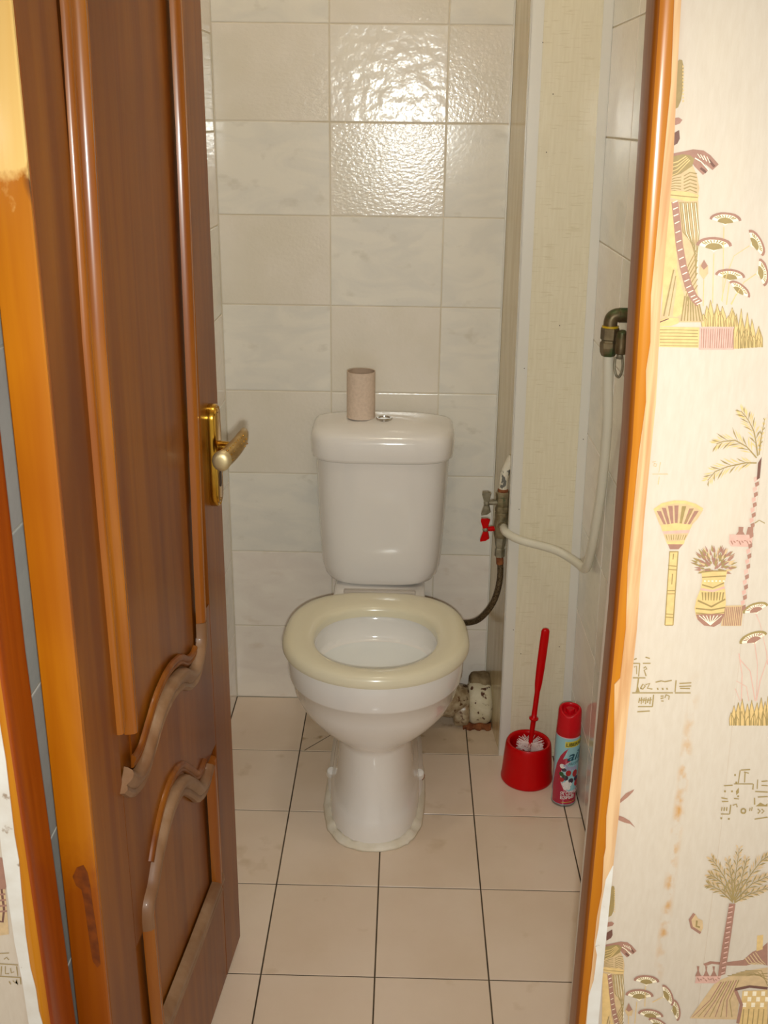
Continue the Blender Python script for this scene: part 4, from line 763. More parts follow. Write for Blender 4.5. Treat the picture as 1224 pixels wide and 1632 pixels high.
  ('tan',0,[114,538,108,568,102,586,100,570]),('olive',1,[104,550,76,542,56,538,71,550]),('tan',0,[104,550,92,578,80,596,84,578]),('tan',0,[95,555,71,548,54,546,66,556]),('olive',1,[95,555,82,585,70,604,74,585]),
  ('tan',0,[86,560,58,552,38,548,54,560]),('tan',0,[86,560,74,590,62,608,66,590]),('olive',1,[78,565,55,558,39,557,50,566]),('tan',0,[78,565,64,598,51,618,56,597]),('tan',0,[68,570,46,564,32,562,42,572]),
  ('olive',1,[68,570,57,596,48,611,50,596]),('tan',0,[60,576,39,569,26,568,34,577]),('tan',0,[60,576,46,606,34,626,38,606]),('olive',1,[54,580,34,568,19,564,27,576]),('tan',0,[54,580,38,606,25,620,30,604]),
  ('tan',0,[50,581,30,570,16,566,24,576]),('olive',1,[50,581,34,607,22,622,26,605]),('tan',0,[47,582,28,572,16,569,22,579]),('tan',0,[47,582,34,604,24,615,26,602]),('olive',1,[44,584,24,573,12,570,18,580]),
  ('tan',0,[44,584,32,602,23,611,24,600]),('tan',0,[40,584,23,576,12,573,17,582]),('olive',1,[40,584,26,606,16,618,19,604]),('tan',0,[36,586,20,576,9,574,14,584]),('tan',0,[36,586,24,606,16,614,17,604]),
  ('olive',1,[170,492,146,532,121,573,100,605,83,619,66,633,54,642,42,647,30,652,30,648,41,642,52,637,64,628,80,614,96,600,116,569,140,528,164,488]),('tan',0,[146,524,122,534,107,543,121,544]),('tan',0,[146,524,148,550,146,568,140,556]),
  ('olive',1,[136,542,112,552,96,562,110,562]),('tan',0,[136,542,136,570,134,588,129,575]),('tan',0,[124,561,103,570,90,578,102,580]),('olive',1,[124,561,126,590,124,608,118,594]),('tan',0,[114,580,90,589,76,598,89,598]),
  ('tan',0,[114,580,114,606,112,624,107,612]),('olive',1,[105,596,80,595,64,598,76,604]),('tan',0,[105,596,98,624,90,642,90,626]),('tan',0,[98,602,71,602,52,604,67,610]),('olive',1,[98,602,88,637,80,660,80,638]),
  ('tan',0,[90,609,61,608,40,610,57,617]),('tan',0,[90,609,81,645,72,670,73,647]),('olive',1,[83,616,58,614,40,617,54,624]),('tan',0,[83,616,74,648,66,671,66,650]),('tan',0,[76,622,48,621,28,624,44,630]),
  ('olive',1,[76,622,68,652,60,671,60,654]),('tan',0,[68,628,41,628,22,630,37,636]),('tan',0,[68,628,62,655,54,671,54,657]),('olive',1,[62,634,38,625,21,622,33,632]),('tan',0,[62,634,48,662,36,680,40,662]),
  ('tan',0,[57,637,34,628,18,624,28,635]),('olive',1,[57,637,44,664,32,680,36,662]),('tan',0,[52,640,31,631,16,629,26,638]),('tan',0,[52,640,40,663,30,676,32,662]),('olive',1,[47,642,26,634,14,632,21,642]),
  ('tan',0,[47,642,34,666,24,680,26,666]),('tan',0,[42,644,23,637,11,636,18,644]),('olive',1,[42,644,30,666,21,678,22,666]),('tan',0,[36,647,18,640,5,638,12,647]),('tan',0,[36,647,26,666,18,676,18,666]),
  ('olive',1,[169,500,148,549,128,598,108,640,88,669,70,698,54,718,42,735,29,752,27,749,40,732,52,715,66,694,84,666,103,638,122,596,142,546,163,496]),('tan',0,[148,540,128,552,118,564,128,562]),('tan',0,[148,540,153,563,152,578,146,570]),
  ('olive',1,[140,562,116,578,101,590,116,587]),('tan',0,[140,562,144,590,145,609,138,596]),('tan',0,[130,585,106,600,92,613,106,610]),('olive',1,[130,585,135,612,136,629,128,618]),('tan',0,[120,608,99,622,86,633,99,631]),
  ('tan',0,[120,608,126,636,127,656,120,643]),('olive',1,[112,628,84,638,64,647,82,647]),('tan',0,[112,628,112,658,109,679,104,663]),('tan',0,[104,642,78,650,60,658,76,660]),('olive',1,[104,642,104,674,100,696,96,678]),
  ('tan',0,[95,654,66,664,44,674,64,674]),('tan',0,[95,654,95,684,92,704,88,689]),('olive',1,[86,668,58,676,38,686,56,686]),('tan',0,[86,668,86,696,84,714,78,700]),('tan',0,[78,680,52,689,34,698,50,698]),
  ('olive',1,[78,680,78,714,74,736,70,718]),('tan',0,[70,694,45,702,30,710,44,711]),('tan',0,[70,694,69,725,66,746,62,729]),('olive',1,[62,704,40,710,26,716,38,719]),('tan',0,[62,704,60,730,56,746,53,734]),
  ('tan',0,[56,712,34,718,21,724,32,727]),('olive',1,[56,712,54,738,51,754,47,742]),('tan',0,[50,720,28,726,14,732,26,735]),('tan',0,[50,720,49,746,45,763,42,750]),('olive',1,[45,728,24,733,10,739,21,742]),
  ('tan',0,[45,728,43,756,39,773,36,759]),('tan',0,[39,736,18,740,6,746,16,750]),('olive',1,[39,736,38,761,34,776,30,764]),('tan',0,[34,743,12,748,0,754,10,758]),('tan',0,[34,743,32,768,28,782,24,772]),
  ('olive',1,[170,498,164,532,158,564,152,598,146,631,138,660,129,688,120,717,112,746,109,744,117,716,125,688,133,658,141,630,146,597,152,564,157,531,162,498]),('tan',0,[162,524,144,543,135,557,146,552]),
  ('tan',0,[162,524,171,544,174,558,166,552]),('olive',1,[159,539,142,558,133,572,144,567]),('tan',0,[159,539,170,562,174,578,164,570]),('tan',0,[156,554,138,575,127,591,140,584]),('olive',1,[156,554,168,579,174,596,163,587]),
  ('tan',0,[154,570,134,591,123,607,136,600]),('tan',0,[154,570,166,594,170,611,160,602]),('olive',1,[151,585,133,604,124,619,136,614]),('tan',0,[151,585,163,610,168,628,158,618]),('tan',0,[148,600,130,620,120,635,132,629]),
  ('olive',1,[148,600,161,626,167,644,156,634]),('tan',0,[146,615,128,635,118,650,130,644]),('tan',0,[146,615,157,638,161,653,152,646]),('olive',1,[144,630,120,650,105,666,121,659]),('tan',0,[144,630,153,658,157,680,147,666]),
  ('tan',0,[140,643,120,660,110,672,122,668]),('olive',1,[140,643,148,666,150,680,142,673]),('tan',0,[136,656,115,674,102,688,116,683]),('tan',0,[136,656,144,682,148,700,139,690]),('olive',1,[132,669,115,684,106,695,116,694]),
  ('tan',0,[132,669,140,694,144,712,134,702]),('tan',0,[128,682,109,699,98,712,110,708]),('olive',1,[128,682,136,706,138,720,130,712]),('tan',0,[125,696,108,710,100,720,110,719]),('tan',0,[125,696,131,715,132,727,126,722]),
  ('olive',1,[121,708,106,722,100,730,107,730]),('tan',0,[121,708,128,729,129,742,122,736]),('tan',0,[118,722,100,736,92,746,102,745]),('olive',1,[118,722,124,742,125,755,118,750]),('tan',0,[114,735,99,747,94,756,100,756]),
  ('tan',0,[114,735,120,755,121,768,114,762]),('olive',1,[170,498,168,536,166,574,164,612,162,650,162,692,162,733,161,774,160,815,157,816,158,774,158,734,158,692,158,650,159,612,160,574,161,536,162,498]),
  ('tan',0,[165,529,151,549,145,562,154,557]),('tan',0,[165,529,179,549,186,564,175,558]),('olive',1,[164,546,150,568,142,582,153,576]),('tan',0,[164,546,177,564,182,577,172,573]),('tan',0,[164,564,148,586,140,602,152,594]),
  ('olive',1,[164,564,180,586,188,604,176,596]),('tan',0,[163,582,146,604,138,622,150,613]),('tan',0,[163,582,176,600,182,615,172,610]),('olive',1,[162,599,144,624,134,644,148,632]),('tan',0,[162,599,178,620,186,638,174,630]),
  ('tan',0,[162,616,142,644,132,664,146,652]),('olive',1,[162,616,178,640,188,658,174,649]),('tan',0,[161,634,141,662,129,684,144,670]),('tan',0,[161,634,180,660,191,681,176,668]),('olive',1,[160,652,144,678,134,696,147,685]),
  ('tan',0,[160,652,178,674,188,692,174,684]),('tan',0,[160,670,144,694,137,710,148,702]),('olive',1,[160,670,176,690,184,706,172,700]),('tan',0,[160,690,145,712,138,728,149,720]),('tan',0,[160,690,177,712,186,729,173,720]),
  ('olive',1,[160,708,144,732,138,748,148,740]),('tan',0,[160,708,176,729,184,745,172,738]),('tan',0,[160,728,144,752,134,770,147,760]),('olive',1,[160,728,174,746,180,760,170,754]),('tan',0,[160,746,146,767,140,780,150,774]),
  ('tan',0,[160,746,172,764,178,776,168,772]),('olive',1,[159,766,146,786,140,800,150,794]),('tan',0,[159,766,172,782,178,794,168,791]),('tan',0,[159,784,148,802,144,814,151,810]),('olive',1,[159,784,172,802,179,814,169,810]),
  ('tan',0,[159,803,146,822,141,835,150,830]),('tan',0,[159,803,172,820,178,832,168,828]),
  ('olive',1,[172,496,178,530,184,564,190,598,196,631,199,662,201,694,204,724,206,755,202,756,200,725,197,694,194,664,192,632,185,600,178,566,172,533,166,500]),('tan',0,[174,524,164,550,160,568,169,557]),
  ('tan',0,[174,524,192,538,200,549,190,548]),('olive',1,[177,540,166,566,162,584,172,573]),('tan',0,[177,540,195,554,204,566,193,564]),('tan',0,[180,556,170,581,166,598,175,588]),('olive',1,[180,556,200,570,210,583,197,580]),
  ('tan',0,[183,571,170,600,165,620,176,606]),('tan',0,[183,571,200,584,208,594,198,594]),('olive',1,[186,586,175,612,171,628,180,618]),('tan',0,[186,586,204,600,213,611,201,610]),('tan',0,[188,602,177,630,172,650,182,636]),
  ('olive',1,[188,602,210,618,224,632,208,628]),('tan',0,[192,617,179,646,174,666,184,652]),('tan',0,[192,617,214,634,227,648,211,643]),('olive',1,[194,632,180,657,174,675,185,664]),('tan',0,[194,632,212,650,222,664,209,659]),
  ('tan',0,[196,646,182,670,177,686,187,677]),('olive',1,[196,646,213,664,222,678,210,673]),('tan',0,[196,660,184,683,178,698,188,690]),('tan',0,[196,660,211,675,218,686,208,684]),('olive',1,[198,674,185,697,180,712,190,704]),
  ('tan',0,[198,674,214,690,222,703,210,700]),('tan',0,[198,688,186,713,180,730,190,720]),('olive',1,[198,688,213,703,220,714,210,712]),('tan',0,[200,702,187,726,182,742,192,734]),('tan',0,[200,702,216,718,223,730,212,728]),
  ('olive',1,[201,716,190,736,188,748,195,743]),('tan',0,[201,716,216,732,222,743,212,741]),('tan',0,[202,731,190,752,186,766,195,760]),('olive',1,[202,731,216,746,223,756,214,755]),('tan',0,[203,745,192,764,190,776,197,772]),
  ('tan',0,[203,745,216,758,220,766,212,766]),('olive',1,[176,496,198,554,220,612,240,662,256,696,272,729,285,748,298,760,310,772,308,776,295,764,282,752,268,732,252,699,236,666,215,616,192,558,169,500]),
  ('tan',0,[192,549,186,578,184,598,192,583]),('tan',0,[192,549,215,558,228,568,214,568]),('olive',1,[202,576,196,606,193,628,202,612]),('tan',0,[202,576,224,584,236,593,223,594]),('tan',0,[213,602,205,636,202,660,212,641]),
  ('olive',1,[213,602,237,612,252,622,236,622]),('tan',0,[224,628,216,658,214,677,223,662]),('tan',0,[224,628,247,638,262,648,246,648]),('olive',1,[232,652,227,682,226,702,234,686]),('tan',0,[232,652,258,660,276,670,258,670]),
  ('tan',0,[240,668,234,699,233,720,241,704]),('olive',1,[240,668,268,676,286,686,267,686]),('tan',0,[248,683,241,716,240,740,248,721]),('tan',0,[248,683,277,692,298,703,277,702]),('olive',1,[254,698,248,735,246,762,254,740]),
  ('tan',0,[254,698,279,706,294,715,279,716]),('tan',0,[262,714,255,750,253,775,262,754]),('olive',1,[262,714,288,722,305,732,288,732]),('tan',0,[269,729,264,759,262,779,270,764]),('tan',0,[269,729,296,738,314,748,296,748]),
  ('olive',1,[274,742,277,768,282,783,284,768]),('tan',0,[274,742,299,738,316,740,302,747]),('tan',0,[280,747,283,776,288,794,291,777]),('olive',1,[280,747,302,744,316,746,305,753]),('tan',0,[286,752,288,780,293,796,296,780]),
  ('tan',0,[286,752,312,750,328,751,314,758]),('olive',1,[292,758,294,782,298,797,302,784]),('tan',0,[292,758,315,755,330,756,318,764]),('tan',0,[298,763,300,786,304,798,308,787]),('olive',1,[298,763,321,760,336,762,324,769]),
  ('tan',0,[303,768,306,794,310,810,314,796]),('tan',0,[303,768,322,766,332,768,324,775]),
  ('olive',1,[176,487,195,516,214,544,232,572,250,600,269,612,288,624,307,637,326,650,324,653,305,641,286,629,266,617,247,604,228,577,208,549,190,521,170,493]),('tan',0,[188,513,187,544,188,564,194,547]),
  ('tan',0,[188,513,212,516,225,521,212,526]),('olive',1,[198,526,196,553,198,570,203,556]),('tan',0,[198,526,220,529,234,534,222,538]),('tan',0,[206,538,204,572,206,596,212,576]),('olive',1,[206,538,232,542,248,548,232,552]),
  ('tan',0,[214,552,212,585,214,608,220,588]),('tan',0,[214,552,239,555,254,560,240,564]),('olive',1,[224,564,222,596,223,617,228,599]),('tan',0,[224,564,250,568,268,574,251,578]),('tan',0,[232,577,230,613,231,638,237,616]),
  ('olive',1,[232,577,263,581,285,588,264,590]),('tan',0,[240,590,238,626,240,651,246,629]),('tan',0,[240,590,268,594,288,600,270,603]),('olive',1,[248,602,256,637,266,662,264,637]),('tan',0,[248,602,278,593,300,590,282,600]),
  ('tan',0,[257,608,265,640,273,662,273,640]),('olive',1,[257,608,286,598,308,596,290,606]),('tan',0,[266,613,273,642,280,662,281,642]),('tan',0,[266,613,290,606,308,604,294,614]),('olive',1,[274,618,280,644,288,660,288,644]),
  ('tan',0,[274,618,301,610,319,608,304,618]),('tan',0,[283,624,290,653,298,671,298,653]),('olive',1,[283,624,310,616,328,614,314,624]),('tan',0,[292,630,299,658,306,676,307,658]),('tan',0,[292,630,316,623,330,622,319,631]),
  ('olive',1,[300,636,306,660,313,674,314,660]),('tan',0,[300,636,326,628,342,626,329,636]),('tan',0,[310,641,314,662,320,673,322,662]),('olive',1,[310,641,330,635,342,634,334,643]),('tan',0,[318,646,324,670,330,682,332,669]),
  ('tan',0,[318,646,338,640,351,640,342,648]),('olive',1,[176,478,194,493,212,508,230,522,248,537,270,548,292,558,314,569,335,580,334,584,312,573,290,563,268,553,246,542,228,528,209,514,190,500,172,486]),
  ('tan',0,[188,493,192,518,198,532,200,518]),('tan',0,[188,493,208,489,218,490,210,498]),('olive',1,[196,500,201,525,206,539,209,525]),('tan',0,[196,500,216,496,228,496,220,504]),('tan',0,[204,506,210,532,214,546,217,532]),
  ('olive',1,[204,506,226,502,238,503,229,510]),('tan',0,[213,513,218,539,223,554,226,539]),('tan',0,[213,513,238,508,253,508,240,516]),('olive',1,[222,520,226,547,232,563,234,547]),('tan',0,[222,520,244,515,258,516,247,523]),
  ('tan',0,[230,526,235,555,241,572,243,555]),('olive',1,[230,526,256,520,274,520,260,529]),('tan',0,[238,532,243,560,249,578,251,561]),('tan',0,[238,532,262,528,278,528,266,536]),('olive',1,[246,540,256,566,264,580,264,564]),
  ('tan',0,[246,540,272,528,290,524,276,536]),('tan',0,[256,544,264,567,272,578,272,566]),('olive',1,[256,544,281,534,298,530,286,541]),('tan',0,[266,549,274,571,282,582,282,570]),('tan',0,[266,549,292,538,308,535,296,546]),
  ('olive',1,[276,554,284,576,292,586,292,574]),('tan',0,[276,554,300,544,316,540,304,552]),('tan',0,[286,558,294,579,300,588,302,578]),('olive',1,[286,558,308,550,320,548,312,557]),('tan',0,[296,564,304,584,310,594,312,582]),
  ('tan',0,[296,564,318,554,332,552,322,562]),('olive',1,[306,568,314,590,322,601,322,588]),('tan',0,[306,568,324,561,334,560,328,568]),('tan',0,[316,573,323,591,328,598,331,590]),('olive',1,[316,573,336,565,347,564,340,572]),
  ('tan',0,[326,578,333,596,339,604,341,595]),('tan',0,[326,578,344,570,352,570,348,578]),('mauve',0,[150,474,182,474,184,274,184,18,147,0,146,232]),('pink',1,[150,446,172,454,170,462,148,454]),('pink',1,[152,414,173,423,170,430,149,422]),
  ('pink',1,[152,382,174,391,170,398,150,390]),('pink',1,[154,350,174,359,172,366,150,358]),('pink',1,[154,318,175,326,172,334,152,326]),('pink',1,[156,286,176,294,172,302,152,294]),('pink',1,[156,253,176,262,174,270,154,261]),
  ('pink',1,[158,220,177,230,174,237,154,228]),('pink',1,[158,188,178,196,174,204,156,196]),('pink',1,[160,155,178,164,175,172,156,162]),('pink',1,[160,122,179,131,176,138,158,130]),('pink',1,[161,89,180,98,176,106,158,96]),
  ('pink',1,[162,56,180,64,177,72,159,64]),('pink',1,[163,22,181,32,178,39,160,30]),]),
 'half_umbel_print': (2381, 3098, [
  ('tan',0,[28,131,48,100,72,88,80,40,71,8,33,26,10,58,9,98]),('mauve',1,[19,135,0,92,17,37,68,0,74,14,26,48,14,89,31,126]),('olive',2,[38,88,40,48,63,38,64,50,48,54,48,86]),]),
 'cup_print': (2454, 2774, [
  ('pink',0,[6,51,138,56,130,4,5,0]),('mauve',1,[2,114,16,114,16,85,33,48,0,46,9,84]),('mauve',1,[46,115,58,116,58,86,76,49,43,48,52,86]),('mauve',1,[84,116,98,116,98,88,116,50,82,49,92,87]),('mauve',1,[12,37,25,12,29,15,16,40]),
  ('mauve',1,[28,24,38,20,40,26,29,30]),('mauve',1,[40,37,50,29,52,34,42,42]),('mauve',1,[54,25,65,13,68,17,56,30]),('mauve',1,[66,38,77,22,80,26,68,42]),('mauve',1,[82,26,92,30,90,36,80,31]),('mauve',1,[92,40,104,15,108,18,95,42]),
  ('mauve',1,[108,26,118,22,118,28,108,32]),('mauve',1,[118,40,130,32,132,36,120,44]),]),
 'seated_figure_print': (2458, 2474, [
  ('mauve',0,[30,431,64,449,140,443,236,463,278,518,300,531,288,624,319,630,326,552,348,582,368,430,304,444,257,426,159,423,76,432,42,415]),('gold',1,[288,624,319,630,328,536,297,522]),
  ('tan',2,[242,474,267,440,305,433,305,439,269,446,246,478]),('tan',2,[254,484,283,445,318,434,318,440,285,450,258,488]),('tan',2,[266,495,298,450,330,434,332,440,301,455,270,498]),('tan',2,[278,506,314,455,344,434,346,440,317,460,282,510]),
  ('tan',2,[290,516,330,460,356,436,358,440,333,464,293,520]),('tan',0,[137,330,230,384,370,418,390,262,274,292,218,265,249,172,253,60,0,60,48,174,101,295]),('mauve',1,[136,315,92,190,12,72,14,68,96,187,142,312]),
  ('olive',1,[150,318,106,191,42,72,45,69,110,188,154,314]),('mauve',1,[162,320,122,191,72,73,75,70,126,188,168,317]),('olive',1,[175,322,136,192,102,74,106,72,140,189,180,320]),('mauve',1,[188,325,151,192,132,74,136,73,156,190,193,322]),
  ('olive',1,[201,328,166,192,162,75,166,74,170,190,206,324]),('mauve',1,[214,330,181,192,192,76,196,76,186,191,219,327]),('olive',1,[227,332,196,192,222,76,226,77,200,192,232,330]),
  ('olive',1,[167,354,266,357,376,377,374,382,265,362,166,359]),('olive',1,[189,362,284,366,378,356,378,362,284,372,188,368]),('olive',1,[211,372,302,375,380,336,381,340,303,380,210,377]),
  ('olive',1,[233,381,321,384,382,316,384,319,322,389,232,386]),('olive',1,[255,390,339,393,384,295,388,298,341,398,254,396]),('mauve',2,[210,261,255,164,251,36,268,32,272,166,225,270]),
  ('dark',2,[220,257,292,280,388,271,388,288,290,297,215,274]),('gold',0,[258,258,390,266,424,6,270,0]),('light',1,[266,254,286,254,288,225,268,224]),('light',1,[312,256,332,256,334,226,314,226]),('light',1,[358,257,378,258,380,228,360,228]),
  ('light',1,[290,216,310,218,312,188,292,187]),('light',1,[336,218,356,219,358,189,338,188]),('light',1,[383,220,403,220,405,190,385,190]),('light',1,[268,178,288,178,290,148,270,148]),('light',1,[315,179,335,180,337,150,317,149]),
  ('light',1,[362,180,382,181,384,151,364,150]),('olive',1,[278,135,284,10,288,9,282,134]),('olive',1,[305,136,310,10,315,10,310,136]),('olive',1,[332,137,338,12,342,11,336,136]),('olive',1,[358,138,364,12,368,12,362,138]),
  ('olive',1,[385,138,391,13,396,12,389,138]),('olive',1,[412,140,418,14,422,14,416,139]),]),
 'lower_figure_print': (1959, 2286, [
  ('olive',0,[3,1092,10,1104,20,1102,26,1078,31,994,30,945,22,917,4,904]),('gold',1,[22,1082,28,1078,22,1071]),('gold',1,[23,1069,29,1064,24,1058]),('gold',1,[24,1056,30,1050,25,1044]),('gold',1,[25,1042,32,1038,26,1031]),
  ('gold',1,[26,1028,32,1024,27,1018]),('gold',1,[28,1015,34,1010,28,1004]),('gold',1,[28,1002,35,997,30,990]),('gold',1,[30,988,36,984,30,977]),('gold',1,[31,974,37,970,32,964]),('gold',1,[32,961,38,956,33,950]),
  ('gold',1,[33,948,40,942,34,936]),('mauve',0,[3,872,27,878,40,868,33,852,22,848,6,844]),('dark',0,[4,804,33,828,38,792,32,772,9,754]),
  ('mauve',0,[7,728,54,742,84,751,119,747,143,728,172,692,154,669,128,694,140,666,126,648,96,680,78,705,10,688]),('dark',1,[136,706,156,678,162,685,142,712]),('dark',1,[113,671,133,654,137,662,118,680]),
  ('light',1,[92,714,114,699,141,666,144,670,116,703,94,718]),('light',1,[99,732,110,715,112,717,101,734]),('light',1,[110,729,122,709,124,710,112,731]),('light',1,[120,726,132,702,134,704,122,728]),
  ('light',1,[130,722,142,696,145,698,132,724]),('olive',1,[0,712,52,730,76,728,92,713,86,674,52,648,3,623]),('gold',2,[6,685,38,696,66,720,64,724,37,700,6,689]),('gold',2,[8,668,40,682,70,716,68,719,38,685,7,671]),
  ('gold',2,[10,650,42,666,74,711,72,714,40,670,8,654]),('gold',2,[12,632,43,651,79,706,76,708,40,654,10,636]),('tan',1,[7,628,52,650,90,684,108,639,118,593,117,562,11,574]),('olive',2,[64,638,82,654,105,650,105,654,82,658,62,642]),
  ('olive',2,[8,616,36,630,56,636,54,640,34,634,7,620]),('olive',2,[65,626,84,640,106,634,106,639,83,644,63,630]),('olive',2,[9,608,36,620,56,622,56,626,36,623,8,612]),('olive',2,[66,612,85,626,108,619,108,624,84,630,64,616]),
  ('olive',2,[10,600,38,609,58,610,57,614,36,613,8,603]),('olive',2,[68,600,86,612,108,604,110,608,86,616,66,604]),('olive',2,[10,591,38,599,58,597,58,601,38,602,10,595]),('olive',2,[68,586,87,598,110,588,111,592,87,602,66,591]),
  ('olive',2,[10,583,39,588,60,584,60,588,38,592,10,587]),('olive',2,[70,574,88,584,111,572,112,577,88,588,68,578]),('olive',2,[12,574,40,578,60,571,61,575,40,582,11,578]),('gold',3,[6,582,85,576,119,564,116,541,84,538,9,553]),
  ('olive',4,[8,562,86,554,116,552,116,556,86,558,8,566]),('tan',0,[9,548,86,538,118,541,132,410,138,278,142,196,164,88,183,22,35,18,36,111]),('gold',1,[6,542,35,533,56,408,76,248,106,141,108,58,88,42,40,56]),
  ('olive',2,[58,534,80,408,129,343,130,345,82,410,62,534]),('olive',2,[64,534,86,408,130,328,132,328,88,410,68,534]),('light',2,[70,529,91,404,136,314,137,316,93,404,72,530]),('olive',2,[71,534,92,408,131,312,132,312,95,410,74,534]),
  ('olive',2,[78,534,99,409,132,296,134,296,102,410,81,535]),('light',2,[82,530,104,404,138,282,140,283,106,404,86,530]),('olive',2,[84,534,106,410,132,280,134,280,108,410,88,535]),('olive',2,[90,535,112,410,134,264,136,264,115,410,94,536]),
  ('light',2,[96,530,117,404,141,250,143,250,120,405,98,530]),('olive',2,[98,535,119,410,134,248,136,248,122,410,101,536]),('olive',2,[104,535,126,410,136,232,138,232,128,410,108,536]),
  ('light',2,[109,530,130,405,144,218,146,218,132,405,112,530]),('olive',2,[110,536,132,410,136,216,138,215,135,410,114,536]),('olive',2,[132,345,111,278,97,223,100,222,114,276,136,343]),
  ('olive',2,[134,318,113,253,101,202,104,200,116,252,138,316]),('olive',2,[137,292,115,229,104,180,108,178,118,227,140,290]),('olive',2,[140,265,118,204,108,158,112,156,120,203,142,263]),
  ('olive',2,[142,238,120,180,112,136,116,135,122,178,144,236]),('olive',2,[144,212,122,156,116,114,120,114,124,154,147,209]),('olive',2,[146,184,124,132,120,92,124,92,126,130,150,182]),
  ('mauve',3,[32,532,44,458,61,353,81,258,105,176,130,119,152,92,170,118,150,138,128,188,105,266,84,358,67,462,54,536]),('light',4,[36,528,51,537,50,540,34,531]),('light',4,[41,500,56,510,54,514,39,504]),
  ('light',4,[46,473,60,482,58,486,44,476]),('light',4,[50,442,65,452,64,455,49,445]),('light',4,[57,402,72,412,70,416,56,406]),('light',4,[64,363,78,372,76,376,62,366]),('light',4,[70,326,85,336,84,340,69,330]),
  ('light',4,[78,292,93,302,91,305,76,296]),('light',4,[86,256,100,266,99,270,84,260]),('light',4,[94,226,110,236,108,240,93,230]),('light',4,[104,196,118,206,116,210,102,200]),('light',4,[112,170,127,180,126,183,110,173]),
  ('light',4,[121,150,136,160,134,163,120,153]),('light',4,[130,130,144,140,143,143,128,133]),('light',4,[138,116,153,126,151,130,136,120]),('light',4,[146,108,160,118,159,121,144,111]),('light',4,[154,98,168,108,167,112,152,102]),
  ('olive',2,[108,136,104,26,108,25,112,135]),('olive',2,[114,134,116,26,119,26,118,134]),('olive',2,[121,133,126,26,130,26,125,132]),('olive',2,[128,131,136,26,140,26,131,132]),('olive',2,[134,130,147,26,150,27,138,130]),
  ('olive',2,[140,128,158,27,162,28,144,129]),('olive',2,[147,126,168,27,172,28,150,128]),('olive',2,[154,125,178,28,182,28,157,126]),('tan',2,[42,42,56,220,66,262,79,181,76,44]),('olive',3,[48,45,65,248,60,248,44,46]),
  ('olive',3,[64,46,73,221,70,222,61,46]),('gold',3,[30,23,55,38,97,39,99,17,74,2,32,0]),('dark',4,[32,16,64,33,62,37,30,19]),]),
 'lower_lotus_print': (2097, 2447, [
  ('light',0,[106,302,126,318,168,330,164,342,155,354,140,363,122,370,103,372,83,372,66,368,52,360,43,349,40,338,84,321]),
  ('mauve',2,[173,331,169,344,159,355,143,365,124,372,102,374,82,374,62,370,48,362,38,351,36,338,47,332,50,342,58,352,70,358,86,362,103,363,121,360,137,354,150,346,158,336,162,326]),
  ('olive',1,[105,310,138,320,136,328,131,334,124,340,114,344,104,346,94,345,84,342,78,338,73,331,72,324]),('olive',1,[135,334,150,341,149,346,134,340]),('olive',1,[130,338,142,348,140,352,128,343]),
  ('olive',1,[122,342,132,353,128,356,120,346]),('olive',1,[114,345,119,357,115,360,111,348]),('olive',1,[106,347,106,360,102,360,102,348]),('olive',1,[96,348,92,361,88,358,93,346]),('olive',1,[88,348,78,360,76,356,85,344]),
  ('olive',1,[80,346,67,356,65,352,78,342]),('olive',1,[74,343,58,350,57,346,74,338]),('light',0,[78,198,101,218,148,232,143,246,132,258,116,268,96,274,74,278,52,276,34,270,18,262,9,250,6,236,54,220]),
  ('mauve',2,[152,233,148,246,136,260,119,270,98,277,74,280,51,278,30,273,14,264,4,252,0,238,14,232,16,243,24,253,38,260,56,266,75,266,94,264,112,258,127,250,136,239,140,227]),
  ('olive',1,[78,208,114,220,112,228,106,236,98,242,88,246,76,248,64,246,54,243,46,238,42,230,40,222]),('olive',1,[110,236,128,243,126,248,108,242]),('olive',1,[104,240,118,250,116,255,102,245]),('olive',1,[97,244,106,256,103,260,94,248]),
  ('olive',1,[88,247,92,260,88,263,84,250]),('olive',1,[78,249,78,263,73,264,74,250]),('olive',1,[68,250,62,264,58,262,64,248]),('olive',1,[58,250,48,262,44,258,56,246]),('olive',1,[50,247,35,258,33,253,48,242]),
  ('olive',1,[44,244,26,252,24,246,42,238]),('light',0,[202,228,224,214,253,176,259,184,261,198,260,216,254,236,246,258,235,277,223,293,211,304,200,308,191,307,203,258]),
  ('mauve',2,[256,171,262,180,264,194,262,214,256,236,247,258,236,279,222,296,210,308,198,314,190,312,192,298,199,300,209,295,220,285,230,271,240,254,247,234,252,216,254,200,252,188,247,180]),
  ('olive',1,[208,232,231,202,234,207,236,214,236,224,234,236,230,246,224,256,217,264,210,270,204,272,198,271]),('olive',1,[238,211,250,197,253,200,240,214]),('olive',1,[238,218,250,208,252,212,240,222]),
  ('olive',1,[236,226,248,221,249,226,238,230]),('olive',1,[234,235,244,236,244,240,234,240]),('olive',1,[231,245,239,250,237,254,229,249]),('olive',1,[227,254,232,264,229,268,224,258]),('olive',1,[222,263,224,278,221,278,218,264]),
  ('olive',1,[217,270,216,288,213,288,214,270]),('olive',1,[212,274,208,294,205,294,208,274]),('light',0,[148,72,170,86,213,94,210,108,201,120,186,130,168,139,148,144,128,144,110,142,96,135,86,125,83,114,126,92]),
  ('mauve',2,[218,95,214,108,204,121,190,132,170,140,148,146,127,147,108,144,92,137,82,127,78,115,90,108,93,118,101,126,114,132,130,134,148,134,166,130,182,122,195,112,204,102,206,91]),
  ('olive',1,[148,80,182,86,180,94,176,102,168,108,158,114,148,116,138,116,128,114,120,110,116,104,114,96]),('olive',1,[179,102,196,107,194,112,178,107]),('olive',1,[174,106,188,114,186,119,172,112]),
